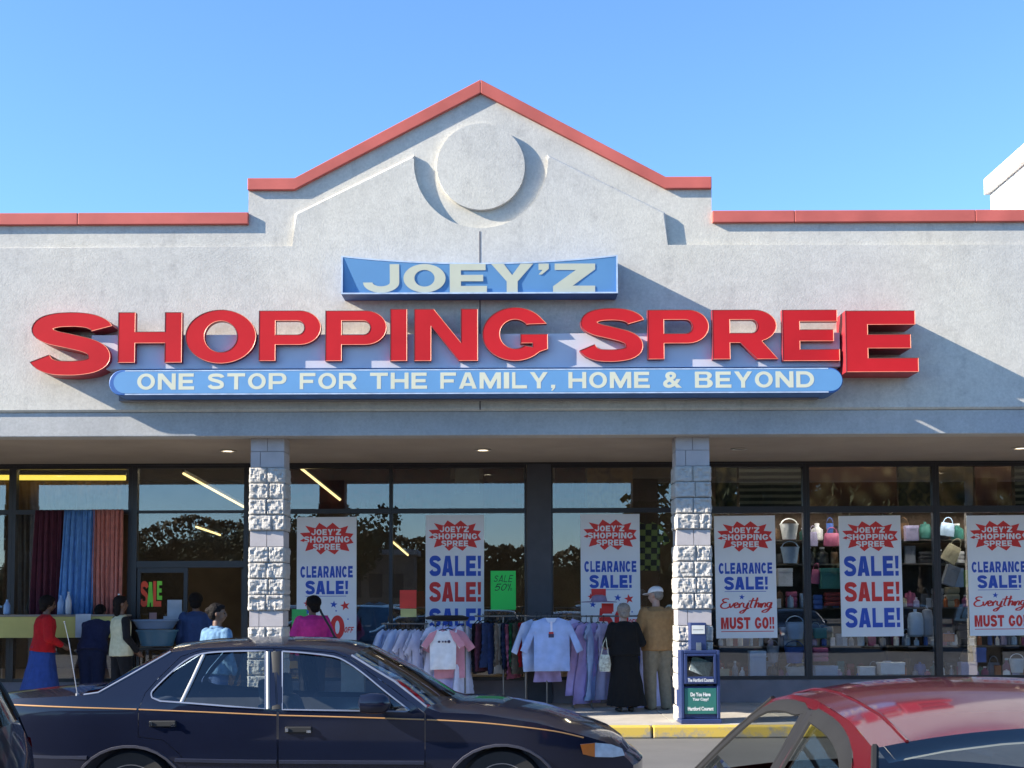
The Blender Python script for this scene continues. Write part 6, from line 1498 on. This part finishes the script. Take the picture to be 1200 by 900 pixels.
DRESS = [(-0.06,-0.05),(-0.17,-0.09),(-0.27,-0.26),(-0.19,-0.31),(-0.15,-0.24),(-0.16,-0.50),(-0.26,-1.12),(0.26,-1.12),(0.16,-0.50),(0.15,-0.24),(0.19,-0.31),(0.27,-0.26),(0.17,-0.09),(0.06,-0.05),(0,-0.08)]
G = lambda n, c: mat(n, c, 0.92, 0.10, 10, 0.1, 120, spec=0.2, sheen=0.08)
PB, LI, LI2, PK, WH, LAV = G('pale_blue_cotton', (0.48, 0.58, 0.80)), G('lilac_cotton', (0.60, 0.55, 0.80)), G('soft_lilac_cotton', (0.72, 0.72, 0.86)), G('pink_cotton', (0.62, 0.28, 0.34)), G('white_cotton', (0.78, 0.79, 0.82)), G('lavender_cotton', (0.48, 0.36, 0.62))
def rack(label, px0, px1, pyr, Y, legs_px, round_=False, wd=0.34):
    a, b = PX(px0, Y, pyr), PX(px1, Y, pyr); z = PZ(pyr, Y, (px0 + px1)/2); cx_ = (a + b)/2
    t = thing('clothes_rack', label, 'clothes rack', (cx_, Y, ZS), 0, 'clothes racks on the pavement')
    st = mat('rack_steel', (0.20, 0.19, 0.18), 0.35, metal=0.7)
    w = MB(); w.tube([(a - cx_, 0, z - ZS), (b - cx_, 0, z - ZS)], 0.012, 8); obj('rail', w, st, t, smooth=60)
    for lx in legs_px:
        x = PX(lx, Y, 800) - cx_
        w = MB(); w.tube([(x, 0, 0.015), (x, 0, z - ZS - 0.013)], 0.013, 8); w.tube([(x, -wd, 0.016), (x, wd, 0.016)], 0.012, 8); obj('leg', w, st, t, smooth=60)
    return z
YR = 18.5
hj = random.Random(31)
def hang(src, first, px, pyr, Y, rz, label=None, sc=1.0, zoff=0.0):
    o = src if first else copy_tree(src)
    q = P(px, pyr, Y); o.location = (q.x, Y + hj.uniform(-.05, .05), q.z + zoff - 0.012); o.rotation_euler = (R(hj.uniform(-2, 2)), R(hj.uniform(-2.5, 2.5)), rz + R(hj.uniform(-9, 9))); o.scale = (sc*hj.uniform(.95, 1.05), hj.uniform(.8, 1.3), sc*hj.uniform(.92, 1.08))
    if label: o['label'] = label
    return o
# rack 1: pale tees edge on
z1_ = rack('clothes rack of pale blue and lilac tees behind the sedan roofline', 447, 502, 731, YR, (452, 498))
tb = garment('t_shirt', 't-shirt', PB, TEE, 'pale blue tee hanging at the left end of the rack under the red card', group='pale blue tees under the red card'); tl2 = garment('t_shirt', 't-shirt', LI2, TEE, 'lilac tee hanging edge-on in the rack under the red card', group='lilac tees under the red card')
for k, px in enumerate((453, 458.5, 464, 469)): hang(tb, k == 0, px, 731, YR, R(58 + 8*(k % 3)), sc=1.22)
for k, px in enumerate((475, 481, 486.5, 491, 495.5, 500)): hang(tl2, k == 0, px, 731, YR, R(54 + 9*(k % 3)), sc=1.28)
# rack 2: raglan tee in front
z2_ = rack('clothes rack with a white raglan tee facing out, beside the triple sale poster', 506, 548, 727, 18.35, (510, 545), wd=0.3)
def raglan(o):
    w = MB()
    for k in (-1, 1): w.prism([(k*0.085, -0.055), (k*0.20, -0.105), (k*0.325, -0.295), (k*0.25, -0.345), (k*0.15, -0.22)], -0.041, -0.034)
    obj('raglan_sleeve', w, PK, o)
    w = MB()
    for x, r in ((-0.06, .018), (-0.005, .014), (0.035, .016), (0.085, .024)): w.lathe([(r, -0.0400), (r*.9, -0.0425), (.002, -0.0425)], 'y', (x, 0, -0.24), 12)
    obj('chest_print', w, mat('dark_print', (0.05, 0.04, 0.09), 0.8), o)
rg_ = garment('t_shirt', 't-shirt', WH, TEE, 'white tee with pink raglan sleeves facing out on its rack', extra=raglan); hang(rg_, True, 519, 733, 18.05, R(4), sc=0.95)
pk_ = garment('t_shirt', 't-shirt', PK, TEE, 'pink tee hanging right behind the white raglan tee'); hang(pk_, True, 525, 731, 18.2, R(10), sc=1.12)
for k, (px, m, lab, rz, sc) in enumerate(((511, LI2, 'lilac dress left behind the white raglan tee', 35, 1.0), (526, LI, 'lilac dress hanging low under the pink tee', 15, 1.0), (538, PB, 'pale blue dress hanging right behind the white raglan tee', 50, 1.0), (543, LI2, 'lilac dress at the right end of the raglan tee rack', 62, 1.0))):
    o = garment('dress', 'dress', m, DRESS, lab); hang(o, True, px, 728, 18.35 + 0.03*k, R(rz), sc=0.98)
w = tag(obj('rack_top_bundle', (lambda m: (m.loft([(0,0,0,.30,.10),(0,0,.03,.32,.12),(0,0,.06,.22,.08)], 16), m)[1])(MB()), BLACK, None, smooth=60), 'dark bundle of hangers on top of the raglan tee rack', 'hangers'); w.location = P(524, 727, 18.35) + Vector((0, 0, 0.012))
# rack 3: dark trousers
rack('clothes rack of dark trousers under the green card', 556, 620, 722, YR, (590, 617))
for k, (px, c, nm) in enumerate(((560, (0.010, 0.010, 0.014), 'black'), (566, (0.10, 0.03, 0.05), 'maroon'), (572, (0.022, 0.04, 0.11), 'dark blue'), (579, (0.020, 0.035, 0.10), 'navy'), (585.5, (0.17, 0.14, 0.11), 'taupe'), (590, (0.34, 0.32, 0.28), 'off-white'), (594.5, (0.012, 0.02, 0.05), 'midnight blue'), (599, (0.36, 0.10, 0.16), 'rose'), (604, (0.010, 0.09, 0.035), 'green'), (608.5, (0.10, 0.085, 0.06), 'olive'), (613, (0.40, 0.012, 0.02), 'bright red'))):
    o = garment('trousers', 'trousers', G('cloth_' + nm.replace(' ', '_').replace('-', '_'), c), TROU, f'{nm} trousers on the rack under the green card', folds=0.014); hang(o, True, px, 722, YR + 0.02*(k % 2), R(62 - 5*(k % 3)), sc=1.06 if k % 2 else 0.98)
# rack 4: blue polo shirt
rack('clothes rack with a blue polo facing out before the grey pier', 614, 676, 722, YR - 0.05, (616, 641, 672))
def polo(o):
    w = MB(); w.prism([(-0.075, -0.055), (0.075, -0.055), (0.03, -0.12), (0, -0.10), (-0.03, -0.12)], -0.042, -0.035); obj('collar', w, PB, o)
    w = MB(); w.box(-0.012, 0.014, -0.044, -0.036, -0.30, -0.10); obj('placket', w, LI2, o)
    w = MB(); w.box(-0.035, 0.03, -0.046, -0.0445, -0.30, -0.255); obj('tag', w, mat('dark_print', (0.05, 0.04, 0.09), 0.8), o); w = MB(); w.box(-0.03, 0.025, -0.046, -0.0445, -0.254, -0.23); obj('tag_top', w, mat('red_card', (0.55, 0.035, 0.02), 0.6), o)
po = garment('polo_shirt', 'polo shirt', G('polo_blue', (0.36, 0.47, 0.76)), LONG, 'pale blue polo shirt facing out before the grey pier', extra=polo, thick=0.04); hang(po, True, 646, 718, 18.1, R(-5), sc=1.12)
for k, (px, m, lab, rz, sc, sh_) in enumerate(((629, PB, 'pale blue long-sleeved shirt left behind the blue polo', 25, 1.12, LONG), (634, G('peach_cotton', (0.55, 0.33, 0.22)), 'peach shirt left behind the blue polo', 20, 1.05, TEE), (655, MATS['peach_cotton'], 'peach shirt right behind the blue polo', 12, 1.06, LONG), (664, LI, 'lilac shirt right behind the blue polo', 30, 1.12, LONG), (641, LAV, 'lavender dress hanging lowest behind the blue polo', 8, 0.80, DRESS))):
    o = garment('hanging_shirt' if sh_ is not DRESS else 'dress', 'shirt' if sh_ is not DRESS else 'dress', m, sh_, lab); hang(o, True, px, 720, 18.28 + 0.05*k, R(rz), sc=sc)
# rack 5: lilac dresses
rack('clothes rack of lilac and blue dresses left of the black-coated woman', 676, 770, 722, YR, (693, 766))
for k, (px, m, lab, rz, sc) in enumerate(((681, LAV, 'lavender dress with wide sleeves at the left of its rack', 22, 1.05), (687, LAV, 'second lavender dress from the left of the rack by the black coat', 40, 1.05), (694, PB, 'pale blue dress between lavender dresses by the black coat', 58, 1.0), (701, LAV, 'lavender dress right of the pale blue dress by the black coat', 45, 1.05), (707, LI, 'lilac dress half hidden by the flowered bag', 52, 1.08), (747, G('mid_blue_cotton', (0.14, 0.22, 0.50)), 'blue dress hanging between the black-coated woman and the man', 60, 1.16), (757, LI, 'lilac dress hanging just left of the man in the tan jacket', 50, 1.14))):
    o = garment('dress', 'dress', m, DRESS, lab); hang(o, True, px, 724, YR - 0.15 + 0.04*k, R(rz), sc=sc)
hat = MB(); hat.loft([(0,0,0,.26,.20),(0,0,.012,.25,.19),(0,0,.02,.12,.11),(0,0,.09,.10,.09),(0,0,.11,.05,.045)], 20); o = obj('sun_hat', hat, G('dusky_lilac', (0.24, 0.18, 0.28)), None, smooth=40); o.location = P(702, 706, 18.35); tag(o, 'dusky lilac hat on top of the dress rack by the red cards', 'hat')
# displays inside the glass: denim outfit and check shirt
o = garment('denim_jacket', 'jacket', G('denim_blue', (0.07, 0.16, 0.30)), LONG, 'blue denim jacket displayed inside the window right of the fifty percent poster'); hang(o, True, 439, 701, 19.7, R(10), sc=0.95)
o = garment('denim_skirt', 'skirt', G('denim_blue2', (0.05, 0.13, 0.27)), [(-0.15,-0.05),(-0.34,-0.80),(0.34,-0.80),(0.15,-0.05)], 'blue denim skirt displayed inside the window below the denim jacket', hanger=False); hang(o, True, 428, 735, 19.75, R(0), sc=1.0)
ck = bpy.data.materials.new('green_check_cloth'); N, L, b = ngroup(ck); tc = N.new('ShaderNodeTexCoord'); ch = N.new('ShaderNodeTexChecker'); ch.inputs['Scale'].default_value = 13; ch.inputs[1].default_value = (0.34, 0.42, 0.10, 1); ch.inputs[2].default_value = (0.03, 0.035, 0.03, 1); L.new(tc.outputs['Object'], ch.inputs[0]); L.new(ch.outputs[0], b.inputs['Base Color']); b.inputs['Roughness'].default_value = 0.9
o = garment('check_shirt', 'shirt', ck, TEE, 'green and black checked shirt hanging inside the window above the white cap'); hang(o, True, 757, 606, 19.6, R(-12), sc=1.15)
rack('long clothes rack inside the shop behind the middle windows', 420, 616, 712, 20.2, (424, 520, 612)); rack('long clothes rack inside the shop right of the grey pier', 650, 800, 712, 20.2, (652, 798))
gi = [garment('hanging_shirt', 'shirt', G('inner_' + n, c), TEE, f'{n} shirt on the long rack inside the shop', group=f'{n} shirts inside the shop') for n, c in (('grey', (0.16, 0.17, 0.18)), ('slate', (0.08, 0.12, 0.18)), ('beige', (0.26, 0.22, 0.16)), ('dark', (0.04, 0.035, 0.04)))]
us = set(); rr = random.Random(4)
for px in list(range(428, 612, 8)) + list(range(656, 796, 9)):
    k = rr.randrange(4); hang(gi[k], k not in us, px, 712, 20.2, R(rr.uniform(50, 75)), sc=rr.uniform(1.0, 1.2)); us.add(k)
# small yellow chair by the notice
CH = thing('plastic_chair', 'small yellow plastic chair left of the pink jacket', 'chair', (PX(341, 18.7, 760), 18.75, ZS)); YPL = mat('yellow_plastic', (0.55, 0.26, 0.02), 0.45)
w = MB(); w.tube([(-0.16, 0.14, 0.44), (-0.16, 0.18, 0.72), (-0.09, 0.19, 0.82), (0.09, 0.19, 0.82), (0.16, 0.18, 0.72), (0.16, 0.14, 0.44)], 0.022, 8); w.box(-0.13, 0.13, 0.165, 0.185, 0.55, 0.66); obj('backrest', w, YPL, CH, smooth=50)
w = MB(); w.box(-0.19, 0.19, -0.19, 0.18, 0.42, 0.445); obj('seat', w, YPL, CH, bevel=0.012)
for x in (-0.16, 0.16):
    for y in (-0.15, 0.15): w = MB(); w.tube([(x*1.12, y*1.15, 0.002), (x, y, 0.419)], [0.018, 0.014], 8); obj('leg', w, YPL, CH, smooth=50)
BX = thing('carton', 'pale open carton behind the sedan roof, right of the pink jacket', 'box', (PX(414, 18.9, 755), 18.95, ZS)); w = MB(); w.box(-0.17, 0.17, -0.12, 0.12, 0.003, 0.62); obj('box_body', w, mat('pale_carton', (0.36, 0.36, 0.33), 0.8), BX, bevel=0.005); w = MB(); w.obox((0, -0.15, 0.66), (0.168, 0, 0), (0, 0.03, 0.04), (0, 0.002, -0.002)); obj('flap', w, mat('pale_carton', (0.36, 0.36, 0.33), 0.8), BX)
